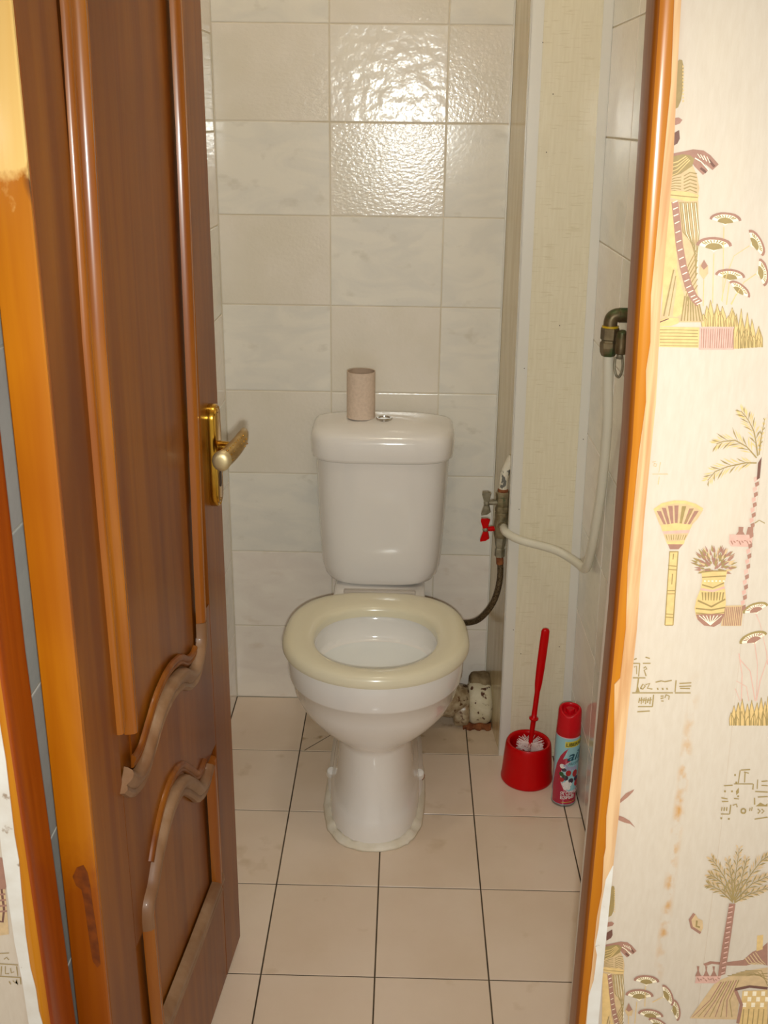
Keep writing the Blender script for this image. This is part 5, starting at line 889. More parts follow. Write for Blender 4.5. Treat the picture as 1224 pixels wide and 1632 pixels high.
  ('olive',1,[167,111,176,121,174,125,164,115]),('olive',1,[159,114,164,126,160,129,156,117]),('olive',1,[150,118,150,130,146,131,146,118]),('olive',1,[141,120,136,132,132,131,137,118]),('olive',1,[132,120,122,132,120,129,129,116]),
  ('olive',1,[124,118,111,130,109,126,122,114]),('olive',1,[118,116,102,126,100,120,117,111]),('light',0,[256,136,272,116,293,72,300,78,304,90,306,106,306,126,302,148,295,169,287,187,278,201,268,208,260,210,262,162]),
  ('mauve',2,[295,68,302,73,306,86,308,104,307,126,303,148,296,171,288,190,278,205,268,214,259,215,258,202,266,201,274,194,282,182,290,165,295,146,298,127,300,109,298,94,294,84,288,78]),
  ('olive',1,[261,138,277,104,282,106,284,112,286,122,286,132,284,144,280,154,276,164,270,170,265,174,260,175]),('olive',1,[286,108,295,92,298,94,288,111]),('olive',1,[287,115,296,102,299,106,290,118]),
  ('olive',1,[287,123,297,114,298,118,289,126]),('olive',1,[286,132,296,128,296,133,287,136]),('olive',1,[286,142,294,144,293,148,284,146]),('olive',1,[284,152,290,159,288,162,281,155]),('olive',1,[280,160,286,172,282,175,278,163]),
  ('olive',1,[277,168,280,184,276,186,274,170]),('olive',1,[274,174,274,192,270,194,270,174]),('light',0,[187,12,210,14,250,2,251,14,246,28,236,42,223,57,207,70,190,79,173,84,159,86,148,82,142,74,174,38]),
  ('mauve',2,[254,0,255,12,250,26,240,42,225,58,208,71,189,82,172,88,156,89,145,85,138,77,146,66,152,73,161,76,174,75,189,70,204,62,218,50,231,38,240,24,244,12,244,2]),
  ('olive',1,[190,18,221,9,222,16,220,24,214,33,208,41,200,48,190,52,182,55,174,54,168,52,164,46]),('olive',1,[222,22,238,20,238,24,223,27]),('olive',1,[220,28,233,29,233,34,219,33]),('olive',1,[214,35,226,39,224,44,213,40]),
  ('olive',1,[208,42,216,48,214,52,206,45]),('olive',1,[202,48,205,58,202,60,198,50]),('olive',1,[194,53,194,66,190,66,190,54]),('olive',1,[186,58,182,72,178,70,183,56]),('olive',1,[179,60,170,74,168,72,176,57]),
  ('olive',1,[174,60,162,75,160,72,171,57]),('gold',1,[100,298,110,161,114,161,104,298]),('gold',1,[64,194,67,42,71,42,68,194]),('gold',1,[198,230,148,195,150,190,200,226]),('gold',1,[28,102,34,32,38,32,32,102]),
  ('tan',0,[8,128,23,180,52,129,48,94,24,94]),('mauve',1,[14,136,23,184,47,138,28,124]),]),
 'left_chair_print': (-1284, 2963, [
  ('mauve',0,[59,516,117,510,118,337,108,305,34,295]),('tan',0,[35,303,108,313,96,20,0,0]),('dark',1,[82,311,81,183,67,106,34,116,30,100,76,96,94,184,95,314]),('mauve',1,[38,265,104,275,105,287,38,277]),
  ('mauve',1,[34,228,104,238,104,250,34,240]),('mauve',1,[29,192,104,202,104,214,30,204]),('mauve',1,[25,156,102,166,103,178,26,168]),]),
 'left_glyph_print': (-1281, 2641, [
  ('olive',1,[25,208,80,214,80,220,25,214]),('olive',1,[10,140,118,134,119,141,11,146]),('olive',1,[26,126,16,62,21,62,32,126]),('olive',1,[47,127,42,74,64,73,65,80,46,78,52,127]),('olive',1,[73,114,76,79,94,88,92,93,80,84,78,116]),
  ('olive',1,[108,128,108,60,113,62,114,130]),('olive',1,[0,54,123,50,124,56,2,60]),('olive',1,[56,23,64,2,69,6,62,26]),('olive',1,[78,28,92,10,100,36,102,0,106,2,103,42,92,16,82,32]),('olive',1,[120,52,119,5,124,6,126,53]),
  ('olive',1,[49,171,62,184,72,168,76,172,64,190,46,176]),]),
}
for nm, (x0, z0, polys) in PRINTS.items():
    V, F, MI = [], [], []
    cols = []
    for rank, (c, lay, flat) in enumerate(sorted(polys, key=lambda q: q[1])):
        yy = YW - .00055 - rank * 6e-6
        pts = [((x0 + flat[i]) * 2e-4, (z0 + flat[i + 1]) * 2e-4) for i in range(0, len(flat), 2)]
        k = len(V); n = len(pts)
        V += [(x, yy, z) for x, z in pts]
        F.append(list(range(k, k + n)))
        if c not in cols: cols.append(c)
        MI.append(cols.index(c))
    par = wfl if nm.startswith('left') else wfr
    o = mk(nm, V, F, [M['print_' + c] for c in cols], par)
    for p, i in zip(o.data.polygons, MI): p.material_index = i
    if par is wfr:      # the pattern repeats along the paper on both sides of the doorway
        for par2, dx in ((wfr, .53), (wfl, -.93)):
            c = o.copy(); COL.objects.link(c); c.parent = par2; c.location.x += dx

# boxed-in pipes in the right back corner
bx = empty('wall_boxing', (.48, -.248, 0), 'beige plastic panelled pipe boxing with white corner strips in the right back corner', None, None, 'structure')
XB0, XB1, YB = .391, .412, -.248       # side plane: back x, front x, front y
V = [(XB0, 0, 0), (XB1, YB, 0), (XB1 + .006, YB, 0), (XB0 + .006, 0, 0)]
V = V + [(x - (.012 if y < -.1 else .010) * 1.0, y, HC) for x, y, z in V]
mk('side_panel', V, [[0, 1, 2, 3], [7, 6, 5, 4], [0, 4, 5, 1], [1, 5, 6, 2], [2, 6, 7, 3], [3, 7, 4, 0]], M['pvc_side'], bx)
def slab(name, xb0, xb1, xt0, xt1, y0, y1, m, bev=0):
    V = [(xb0, y0, 0), (xb1, y0, 0), (xb1, y1, 0), (xb0, y1, 0), (xt0, y0, HC), (xt1, y0, HC), (xt1, y1, HC), (xt0, y1, HC)]
    return mk(name, V, [[3, 2, 1, 0], [4, 5, 6, 7], [0, 1, 5, 4], [1, 2, 6, 5], [2, 3, 7, 6], [3, 0, 4, 7]], m, bx)
TOPS = -.026
slab('front_panel', .415, .571, .415 + TOPS, .531, YB, YB + .006, M['pvc'])
slab('corner_strip', .411, .434, .411 + TOPS, .434 + TOPS, YB - .0025, YB, M['pvc_white'])
slab('corner_strip', .4095, .4115, .4095 + TOPS, .4115 + TOPS, YB - .0025, YB + .014, M['pvc_white'])
slab('corner_strip', .5530, .5718, .5125, .5308, YB - .0025, YB, M['pvc_white'])
slab('corner_strip', .3885, .3915, .3785, .3815, -.012, -.0005, M['pvc_white'])
for x, z in [(.418, 1.55), (.443, 1.46), (.437, 1.355), (.418, .93), (.427, .33), (.533, .29), (.424, .62), (.447, .27), (.551, .78), (.485, 1.02)]:
    v, f = lathe([(.0011, 0), (.0008, .0006)], (x, YB - .0026, z), 8, axis=(0, -1, 0)); mk('speck', v, f, M['speck'], bx)

# ------------------------------------------------------------------ door leaf
DS = Vector((-.087, -.996, 0)); DN = Vector((.996, -.087, 0)); DA = Vector((-.11, -.878, 0))
def dp(s, n, z): return DA + DS * s + DN * n + Vector((0, 0, z))
dr = empty('door_1', dp(.30, -.02, .008), 'brown varnished panelled wooden door standing open into the toilet', None, None, 'structure')
DT, DB = 2.0, .008
def dbox(name, s0, s1, n0, n1, z0, z1, m, bev=.0015):
    v, f = box_geo(s0, s1, n0, n1, z0, z1, bev, 1)
    return mk(name, [dp(*p) for p in v], f, m, dr)
dbox('core', .004, .5975, -.036, -.006, DB + .004, DT - .004, M['wood_face'])
dbox('stile', 0, .0985, -.040, .0, DB, DT, M['wood_face'])
dbox('stile', .5005, .5945, -.040, .0, DB, DT, M['wood_face'])
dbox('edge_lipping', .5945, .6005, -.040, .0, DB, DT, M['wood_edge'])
UP = [(.151, .72), (.155, .69), (.173, .668), (.197, .656), (.225, .660), (.262, .681), (.315, .690), (.366, .682), (.408, .662), (.440, .648), (.472, .652), (.500, .676)]
LOW = [(.143, .475), (.160, .462), (.186, .455), (.212, .462), (.244, .492), (.283, .523), (.33, .532), (.372, .520), (.408, .496), (.434, .470), (.456, .455), (.458, .43)]
def sm2(l, per=5): return [(p.x, p.y) for p in smooth_path([(a, b, 0) for a, b in l], per)]
UPs, LOWs = sm2(UP), sm2(LOW)
def dpoly(name, pts, n0, n1, m):
    v, f = extrude_poly([dp(s, n0, z) for s, z in pts], DN, n1 - n0)
    return mk(name, v, f, m, dr)
dpoly('rail', [(.099, .72)] + UPs[:-1] + [(.500, .676), (.500, .43)] + LOWs[::-1] + [(.099, .475)], -.020, -.0003, M['wood_face'])
dbox('rail', .099, .500, -.020, -.0003, DB, .235, M['wood_face'])
dbox('rail', .099, .500, -.020, -.0003, 1.86, DT, M['wood_face'])
# raised fields
def inset_up(d): return [(.151 + d, 1.86 - d)] + [(s + (d if s < .2 else (-d if s > .44 else 0)), z + d) for s, z in UPs] + [(.478 - d, 1.86 - d)]
dpoly('panel', [(.17, 1.84)] + [(s, z + .018) for s, z in UPs if .175 < s < .455] + [(.458, 1.84)], -.010, -.0035, M['wood_face'])
dpoly('panel', [(.165, .255)] + [(s, z - .018) for s, z in LOWs if .17 < s < .435] + [(.438, .255)], -.010, -.0035, M['wood_face'])
# mouldings swept round the panels
PROF = [(-.019, -.001), (-.018, .005), (-.013, .0085), (-.008, .0075), (-.006, .006), (-.002, .009), (.004, .012), (.010, .0125), (.015, .010), (.018, .004), (.019, -.001)]
def mould(name, path, m, w=1.0, h=1.0):
    P = [Vector((s, z, 0)) for s, z in path]; rings = []
    for i, p in enumerate(P):
        t = (P[min(i + 1, len(P) - 1)] - P[max(i - 1, 0)]).normalized(); q = Vector((-t.y, t.x, 0))
        rings.append([dp(p.x + q.x * a * w, b * h, p.y + q.y * a * w) for a, b in PROF])
    V = [x for r in rings for x in r]; n = len(PROF); F = []
    for i in range(len(rings) - 1):
        for j in range(n - 1): F.append([i * n + j, i * n + j + 1, (i + 1) * n + j + 1, (i + 1) * n + j])
    F += [list(range(n)), [(len(rings) - 1) * n + j for j in range(n)]]
    return mk(name, V, F, m, dr, True, sharp=40)
mould('moulding', [(.125, 1.86), (.128, 1.4), (.142, 1.0), (.151, .80), (.153, .72)], M['wood_mould'], .80, .9)
mould('moulding', [(.452, 1.86), (.454, 1.5), (.470, 1.2), (.470, 1.0), (.466, .725)], M['wood_mould'], .68, 1.0)
mould('moulding', [(.480, 1.86), (.482, 1.5), (.498, 1.2), (.498, 1.0), (.494, .74)], M['wood_mould'], .55, .55)
mould('moulding', [(.125, 1.855), (.30, 1.86), (.464, 1.855)], M['wood_mould'])
mould('curved_moulding', [(.153, .72)] + UPs[4:], M['wood_dust'], .85)
mould('curved_ridge', [(s, z + .030) for s, z in UPs if .185 < s < .47], M['wood_face'], .42, .45)
mould('moulding', [(.143, .470), (.14, .36), (.138, .24)], M['wood_mould'], .95)
mould('moulding', [(.458, .445), (.456, .34), (.452, .235)], M['wood_mould'], .75)
mould('curved_moulding', LOWs[3:], M['wood_dust'], .8)
mould('curved_ridge', [(s, z + .030) for s, z in LOWs if .165 < s < .43], M['wood_face'], .42, .45)
mould('moulding', [(.128, .232), (.29, .230), (.462, .232)], M['wood_dust'], 1.2)
# lock plate, lever, keyhole
def capsule(s0, z0, z1, w, n0, n1, inset=0, k=8):
    pts = []
    for j in range(k + 1):
        a = math.pi * j / k; pts.append((s0 + (w - inset) * math.cos(a), z1 - w + (w - inset) * math.sin(a)))
    for j in range(k + 1):
        a = math.pi + math.pi * j / k; pts.append((s0 + (w - inset) * math.cos(a), z0 + w + (w - inset) * math.sin(a)))
    return pts
def plate_geo(s0, z0, z1, w, levels):
    return loft([[dp(s, n, z) for s, z in capsule(s0, z0, z1, w, 0, 0, ins)] for n, ins in levels])
hp = mk('handle_plate', *plate_geo(.052, .862, 1.020, .0205, [(-.001, 0), (.009, 0), (.0115, .0012), (.012, .0022), (.0105, .0045), (.0105, .0055), (.0125, .0065), (.013, .0085)]), M['brass'], dr, True, sharp=30)
v, f = tube([dp(.052, .012, .955), dp(.052, .030, .955), dp(.052, .046, .955)], [.0095, .008, .008], 14); mk('neck', v, f, M['brass'], hp, True, sharp=40)
# lever: a flat bowed grip running from the neck towards the hinge side
rings = []
for i, (s, n, z, a, b_) in enumerate([(.030, .0470, .971, .004, .006), (.035, .0475, .971, .007, .010), (.048, .0475, .968, .0095, .0115), (.062, .0465, .965, .0105, .0122), (.080, .0435, .961, .0115, .0128), (.098, .039, .957, .0122, .0132), (.112, .034, .954, .0125, .0135)]):
    rings.append([dp(s, n + a * math.cos(2 * math.pi * j / 14), z + b_ * math.sin(2 * math.pi * j / 14)) for j in range(14)])
v, f = loft(rings); lv = mk('lever', v, f, M['brass_soft'], hp, True, sharp=60)
v, f = loft([[dp(s, n + a * math.cos(2 * math.pi * j / 14), z + a * 1.12 * math.sin(2 * math.pi * j / 14)) for j in range(14)] for s, n, z, a in [(.1115, .034, .954, .0132), (.1165, .0327, .9532, .0136), (.1195, .032, .9528, .0118), (.1212, .0316, .9525, .0070)]])
mk('end_cap', v, f, M['nickel'], hp, True, sharp=60)
gs = []
for i in range(7):
    for k in range(3):
        t = i / 6; s = .060 + .048 * t; n = .0475 - .0125 * t; z = .9655 - .0105 * t; a = .0105 + .0020 * t
        an = R(-8 + k * 36)
        c = dp(s, n + a * math.cos(an), z + a * 1.08 * math.sin(an)); ax = DN * math.cos(an) + Vector((0, 0, math.sin(an)))
        gs.append(lathe([(.0015, -.0005), (.0013, .0006), (.0004, .0011)], c, 6, axis=ax))
v, f = join(*gs); mk('grip_dots', v, f, M['brass'], hp, True)
v, f = loft([[dp(s, n, z) for s, z in capsule(.052, .893, .917, .005, 0, 0, 0)] for n in (.011, .0138)]); mk('keyhole', v, f, M['speck'], hp)
for z in (1.009, .873):
    v, f = lathe([(.0028, 0), (.0026, .0012), (.001, .0018)], dp(.052, .0128, z), 10, axis=DN); mk('screw', v, f, M['brass_soft'], hp, True)
for s_, z in ((.6006, 1.497), ):
    v, f = lathe([(.0048, 0), (.0042, .0008)], dp(s_, -.024, z), 16, axis=DS); mk('screw_cover', v, f, M['paint_white'], dr)

# old mortise stain low on the hinge edge
pts = [(-.013, .632), (-.021, .628), (-.027, .615), (-.024, .603), (-.018, .598), (-.0165, .575), (-.0155, .545), (-.0145, .515), (-.0135, .498), (-.009, .489), (-.0045, .494), (-.0045, .52), (-.0055, .55), (-.007, .58), (-.0075, .605), (-.009, .622)]
v, f = extrude_poly([dp(.6006, n, z) for n, z in pts], DS, .0003); mk('dark_stain', v, f, M['wood_stain'], dr)

# ================================================================== TOILET
XC = .122
to = empty('toilet', (XC, -.40, 0), 'white porcelain toilet with close-coupled cistern and cream seat', 'toilet')
N = 64
# bowl and foot: one shell, outside up over the rim and down inside
spec = [  # z, half width, front y, back y, widest y, exponent, back exponent
    (.000, .0985, -.606, -.165, -.40, 2.6, 4), (.046, .0965, -.603, -.165, -.40, 2.6, 4), (.056, .092, -.597, -.168, -.40, 2.5, 4),
    (.066, .0870, -.590, -.17, -.41, 2.4, 4), (.105, .0820, -.580, -.17, -.42, 2.3, 4), (.150, .0800, -.575, -.17, -.43, 2.2, 4),
    (.194, .0800, -.573, -.17, -.43, 2.2, 4), (.206, .0830, -.576, -.17, -.43, 2.2, 3), (.215, .0940, -.584, -.18, -.43, 2.1, 3),
    (.229, .1150, -.597, -.20, -.44, 2.1, 2.6), (.250, .1380, -.611, -.21, -.445, 2.1, 2.4), (.275, .1570, -.626, -.22, -.45, 2.1, 2.3),
    (.304, .1690, -.638, -.225, -.455, 2.1, 2.2), (.3375, .1758, -.6455, -.23, -.46, 2.1, 2.2), (.3402, .1788, -.6493, -.23, -.46, 2.1, 2.2),
    (.3445, .1800, -.6505, -.23, -.46, 2.1, 2.2), (.365, .1810, -.652, -.23, -.46, 2.1, 2.2), (.392, .1800, -.651, -.23, -.46, 2.1, 2.2),
    (.4005, .1750, -.646, -.235, -.46, 2.1, 2.2), (.403, .1650, -.637, -.245, -.46, 2.1, 2.2)]
inn = [(.403, .135, -.616, -.335, -.47, 2.1, 2.2), (.398, .128, -.608, -.342, -.47, 2.1, 2.2), (.385, .1275, -.606, -.343, -.47, 2.1, 2.2),
       (.36, .127, -.604, -.344, -.47, 2.1, 2.2), (.349, .1265, -.603, -.346, -.47, 2.1, 2.2), (.346, .121, -.596, -.354, -.47, 2.1, 2.2)]
dish = [(.3460, .1215, -.5965, -.3535, -.47, 2.1, 2.2), (.3425, .112, -.588, -.362, -.47, 2.1, 2.2), (.325, .092, -.566, -.385, -.47, 2, 2), (.316, .060, -.532, -.42, -.47, 2, 2), (.313, .02, -.49, -.455, -.47, 2, 2)]
rg = [egg(a[1], a[2], a[3], a[4], a[0], N, a[5], a[6]) for a in spec]
v, f = loft(rg + [egg(a[1], a[2], a[3], a[4], a[0], N, a[5], a[6]) for a in inn], True, False)
bowl = mk('bowl', v, f, M['porcelain'], to, True, sharp=60)
v, f = loft([egg(a[1], a[2], a[3], a[4], a[0], N, a[5], a[6]) for a in dish], False, True)
mk('bowl_basin', v, f, M['porcelain_in'], to, True, sharp=60)
for x, y, r in [(.176, -.352, .0016), (.186, -.355, .0012), (.195, -.360, .0014), (.201, -.364, .001)]:
    v, f = lathe([(r, 0), (r * .6, .0006)], (x, y - .006, .3462), 8); mk('lime_speck', v, f, M['rust'], to)
# rear foot, flange ears and the deck that carries the cistern
def rrect(x0, x1, y0, y1, z, n=32, ex=5):
    xc, yc, a, b = (x0 + x1) / 2, (y0 + y1) / 2, (x1 - x0) / 2, (y1 - y0) / 2
    o = []
    for j in range(n):
        t = 2 * math.pi * j / n; c, s = math.cos(t), math.sin(t)
        o.append(Vector((xc + a * math.copysign(abs(c) ** (2 / ex), c), yc + b * math.copysign(abs(s) ** (2 / ex), s), z)))
    return o
w = lambda h: (XC - h, XC + h)
v, f = loft([rrect(*w(.108), -.47, -.15, 0), rrect(*w(.106), -.465, -.15, .022), rrect(*w(.098), -.455, -.15, .03), rrect(*w(.088), -.43, -.15, .07), rrect(*w(.078), -.42, -.16, .13), rrect(*w(.074), -.42, -.16, .22), rrect(*w(.080), -.40, -.16, .30)])
mk('rear_foot', v, f, M['porcelain'], to, True, sharp=50)
v, f = loft([rrect(*w(.085), -.36, -.05, .28), rrect(*w(.10), -.33, -.035, .33), rrect(*w(.104), -.315, -.03, .37), rrect(*w(.104), -.31, -.03, .393), rrect(*w(.098), -.305, -.035, .3985)])
mk('deck', v, f, M['porcelain'], to, True, sharp=50)
for sx in (-1, 1):
    x = XC + sx * .0985
    v, f = lathe([(.0105, 0), (.0105, .014), (.009, .020), (.003, .0225)], (x, -.385, .028), 16, axis=(0, -.55, .85)); b_ = mk('floor_bolt', v, f, M['porcelain'], to, True, sharp=40)
    v, f = lathe([(.012, 0), (.012, .004), (.010, .005)], (x, -.382, .026), 16, axis=(0, -.55, .85)); mk('washer', v, f, M['rust'] if sx > 0 else M['caulk'], b_, True, sharp=40)
# caulk bead round the foot
ring_o = egg(.1035, -.6115, -.15, -.42, 0, 90, 2.7, 4); path = []
for i, p in enumerate(ring_o):
    path.append(p)
rings = []
for i, p in enumerate(path):
    q = path[(i + 1) % 90]; o_ = path[i - 1]; t = (q - o_).normalized(); nn = Vector((t.y, -t.x, 0))
    wv = .0052 + .0026 * noise.noise(Vector((i * .35, 1.3, 0))) + .0016 * noise.noise(Vector((i * 1.1, 4, 0)))
    hv = .0085 + .003 * noise.noise(Vector((i * .5, 7, 0)))
    rings.append([p + nn * (wv * 1.25) + Vector((0, 0, .0005)), p + nn * wv + Vector((0, 0, hv * .5)), p + nn * (wv * .3) + Vector((0, 0, hv)), p - nn * (wv * .8) + Vector((0, 0, hv * 1.3)), p - nn * (wv * 1.9) + Vector((0, 0, hv * 1.5)), p - nn * (wv * 2) + Vector((0, 0, .0005))])
v, f = loft(rings, closed=True)
mk('caulk_bead', v, f, M['caulk'], to, True)
# seat
SO = egg(.1905, -.668, -.262, -.475, 0, 96, 2.05, 2.7); SI = egg(.1245, -.622, -.352, -.48, 0, 96, 2.1, 2.3)
prof = [(0, .4045), (0, .416), (.02, .4215), (.07, .4255), (.18, .4285), (.4, .4300), (.65, .4295), (.82, .4275), (.92, .4235), (.975, .4180), (1.0, .4115), (1.0, .4065), (.985, .4045)]
rings = [[Vector((a.x + (b.x - a.x) * t, a.y + (b.y - a.y) * t, z)) for a, b in zip(SI, SO)] for t, z in prof]
v, f = loft(rings, closed=True)
seat = mk('seat', v, f, M['seat'], to, True, sharp=60)
for sx in (-1, 1):
    v, f = box_geo(XC + sx * .07 - .012, XC + sx * .07 + .012, -.283, -.262, .400, .418, .004); mk('hinge', v, f, M['seat_grey'], seat, True, sharp=40)
v, f = box_geo(XC - .078, XC + .082, -.272, -.258, .412, .4285, .003); mk('hinge_bar', v, f, M['seat_grey'], seat, True, sharp=40)
# cistern
def cring(z, h, yf, yb=-.022, ex=7, exf=3.6, n=72):
    o = []; ym = yb - .045
    for j in range(n):
        t = 2 * math.pi * j / n; c, s = math.cos(t), math.sin(t)
        e = exf if s < 0 else ex
        x = h * math.copysign(abs(c) ** (2 / e), c)
        y = ym - (ym - yf) * abs(s) ** (2 / e) if s < 0 else ym + (yb - ym) * abs(s) ** (2 / e)
        o.append(Vector((XC + .002 + x, y, z)))
    return o
cs = [(.400, .100, -.165), (.4025, .118, -.180), (.408, .127, -.187), (.418, .1335, -.191), (.435, .1385, -.194), (.47, .1420, -.1965), (.55, .1465, -.2), (.63, .1495, -.2035), (.706, .1525, -.207)]
v, f = loft([cring(*c) for c in cs]); cis = mk('cistern', v, f, M['porcelain'], to, True, sharp=60)
ld = [(.7035, .150, -.203), (.7035, .157, -.210), (.7060, .1600, -.213), (.712, .1612, -.2145), (.735, .1622, -.2155), (.748, .1615, -.2145), (.7575, .1590, -.2115), (.7645, .1540, -.206), (.7690, .1470, -.198), (.7745, .125, -.182), (.7800, .09, -.160), (.7840, .05, -.135), (.7850, .015, -.115)]
v, f = loft([cring(z, h, yf, -.0205 - (.1622 - h) * .36, 5, 4.2) for z, h, yf in ld]); lid = mk('cistern_lid', v, f, M['porcelain'], to, True, sharp=60)
v, f = lathe([(.0185, -.003), (.0185, .0025), (.0165, .0042), (.0135, .0040), (.0130, .0022), (.004, .0018)], (XC + .005, -.128, .7835), 28); bt = mk('flush_button', v, f, M['chrome'], to, True, sharp=40)

# cardboard tube on the lid
ro = empty('cardboard_tube', (.0745, -.115, .7845), 'beige cardboard tube standing upright on the cistern lid', 'cardboard tube')
c = (.0745, -.115, .7845)
v, f = lathe([(.0295, 0), (.0318, 0), (.0316, .104), (.0296, .104), (.0294, .001)], c, 36, False, True); mk('tube_wall', v, f, M['card'], ro, True, sharp=40)
v, f = lathe([(.0293, .002), (.0293, .1035)], c, 36, True, False); mk('lining', v, f, M['card_in'], ro, True)

# broken corner of a floor tile left of the toilet
v, f = extrude_poly([(-.0525, -.2475, .0001), (-.0495, -.2475, .0001), (.0115, -.1725, .0001), (.0095, -.1725, .0001)], (0, 0, 1), .0002)
mk('crack', v, f, M['grout_floor'], fo)

# ================================================================== PIPEWORK
VX, VY = .392, -.20
va = empty('water_valve', (VX, VY, .50), 'tarnished double stop valve with grey and red wing handles on the pipe boxing', 'valve')
v, f = tube(smooth_path([(VX + .018, VY + .008, .722), (VX + .009, VY + .004, .700), (VX + .002, VY, .680), (VX, VY, .645)]), .0105, 14); mk('supply_pipe', v, f, M['pipe_paint'], va, True, sharp=50)
v, f = lathe([(.0108, .638), (.0118, .640), (.0118, .648), (.0106, .650)], (VX, VY, 0), 14); mk('rust_ring', v, f, M['rust'], va, True)
v, f = lathe([(.0135, .595), (.0155, .597), (.0155, .606), (.0135, .609), (.0150, .615), (.0150, .63), (.0160, .632), (.0160, .641), (.013, .643)], (VX, VY, 0), 8); mk('valve_body', v, f, M['valve'], va)
v, f = lathe([(.0135, .535), (.0145, .537), (.0165, .545), (.0180, .558), (.0165, .572), (.0145, .582), (.0158, .586), (.0158, .594), (.013, .597)], (VX, VY, 0), 10); mk('valve_body', v, f, M['valve'], va, True, sharp=35)
v, f = lathe([(.009, .487), (.0115, .489), (.0115, .507), (.0095, .509), (.0115, .515), (.013, .525), (.013, .537)], (VX, VY, 0), 6); mk('hose_nut', v, f, M['valve_grey'], va)
def wing(z, m, name, dx):
    g = lathe([(.0055, 0), (.006, .010), (.005, .022)], (VX - .012, VY - .003, z), 10, axis=(-1, -.15, 0))
    h = mk(name, g[0], g[1], m, va, True, sharp=40)
    x = VX - .034
    for sg in (-1, 1):
        pts = [(-.005, .004 * sg), (.005, .004 * sg), (.0105, .022 * sg), (.004, .026 * sg), (-.0085, .027 * sg), (-.0095, .022 * sg)]
        v, f = extrude_poly([(x + a - b * sg * .06, VY - .008 + a * .3, z + b) for a, b in pts], (-.35, -1, 0), .006); mk('wing', v, f, m, h)
    v, f = lathe([(.006, 0), (.006, .004), (.0035, .006)], (x - .001, VY - .008, z), 10, axis=(-.5, -1, 0)); mk('screw', v, f, M['valve_grey'], h, True)
wing(.618, M['valve_grey'], 'grey_handle', 0)
wing(.556, M['red_plastic'], 'red_handle', 0)
v, f = tube([(VX, VY, .566), (VX + .003, VY - .022, .566)], [.0115, .0105], 10); mk('outlet', v, f, M['valve'], va, True, sharp=40)

ho = empty('braided_hose', (VX, VY, .27), 'brown braided flexible hose curving from the valve behind the toilet', 'hose')
hp_ = smooth_path([(VX, VY, .492), (.3955, -.2, .455), (.3945, -.198, .42), (.386, -.19, .375), (.368, -.17, .330), (.345, -.14, .295), (.31, -.105, .275), (.282, -.07, .268), (.252, -.036, .275), (.225, -.0185, .30), (.212, -.0165, .34), (.208, -.0165, .398)])
v, f = tube(hp_, .0072, 12); mk('hose', v, f, M['braid'], ho, True)
v, f = tube([(VX, VY, .492), (.394, -.2, .470)], .0085, 12); mk('ferrule', v, f, M['rust'], ho, True, sharp=40)

pp = empty('white_plastic_pipe', (.54, -.36, .53), 'white plastic water pipe bent across the pipe boxing and up the right wall', 'pipe')
wp = smooth_path([(VX + .004, VY - .020, .566), (.3975, -.246, .566), (.412, -.267, .562), (.434, -.279, .557), (.457, -.287, .554), (.482, -.299, .552), (.506, -.312, .548), (.527, -.328, .541), (.5415, -.362, .541), (.5485, -.388, .5415), (.5515, -.408, .5535), (.5512, -.43, .585), (.5505, -.462, .645), (.549, -.505, .755), (.541, -.55, .89), (.533, -.57, .966), (.5275, -.58, 1.02), (.5262, -.58, 1.04)], 6)
v, f = tube(wp, .0092, 14); mk('pipe', v, f, M['pipe_white'], pp, True)

el = empty('pipe_elbow', (.5265, -.58, 1.029), 'tarnished brass compression elbow on the right wall above the white pipe', 'pipe fitting')
c0 = (.5262, -.58, 0)
v, f = lathe([(.0115, 1.027), (.0145, 1.033), (.0158, 1.042), (.0158, 1.050), (.0146, 1.052)], c0, 6); mk('lower_nut', v, f, M['fitting'], el)
v, f = lathe([(.0135, 1.050), (.0135, 1.055), (.0158, 1.057), (.0160, 1.075), (.0150, 1.077)], c0, 6); mk('upper_nut', v, f, M['fitting'], el)
v, f = lathe([(.0146, 1.077), (.0146, 1.080), (.0115, 1.0805)], c0, 20); mk('seal', v, f, M['gasket'], el, True, sharp=40)
v, f = tube(smooth_path([(.5258, -.58, 1.078), (.5258, -.58, 1.086), (.5278, -.58, 1.0935), (.534, -.58, 1.098), (.5405, -.58, 1.0985)]), .0122, 16); mk('bend', v, f, M['fitting'], el, True, sharp=50)
v, f = tube([(.5390, -.58, 1.0985), (.5398, -.58, 1.0985), (.5525, -.58, 1.0985), (.5535, -.58, 1.0985)], [.0122, .0130, .0130, .0122], 16); mk('coupling', v, f, M['fitting'], el, True, sharp=40)
vl = empty('wall_valve', (.543, -.607, 1.0), 'dark tarnished valve with wire loop handle half hidden behind the door post', 'valve')
v, f = lathe([(.008, 1.036), (.0105, 1.038), (.0112, 1.050), (.0100, 1.055), (.0110, 1.062), (.009, 1.074), (.004, 1.078)], (.5425, -.607, 0), 14); mk('valve_body', v, f, M['fitting'], vl, True, sharp=40)
v, f = lathe([(.0055, 1.028), (.006, 1.034), (.0055, 1.038)], (.5415, -.607, 0), 10); mk('stem', v, f, M['valve_grey'], vl, True)
v, f = tube(smooth_path([(.5345, -.607, 1.031), (.5335, -.608, 1.015), (.5375, -.609, 1.000), (.5435, -.609, .997), (.5475, -.609, 1.012), (.5455, -.608, 1.032)]), .0022, 8); mk('wire_loop', v, f, M['valve_grey'], vl, True)

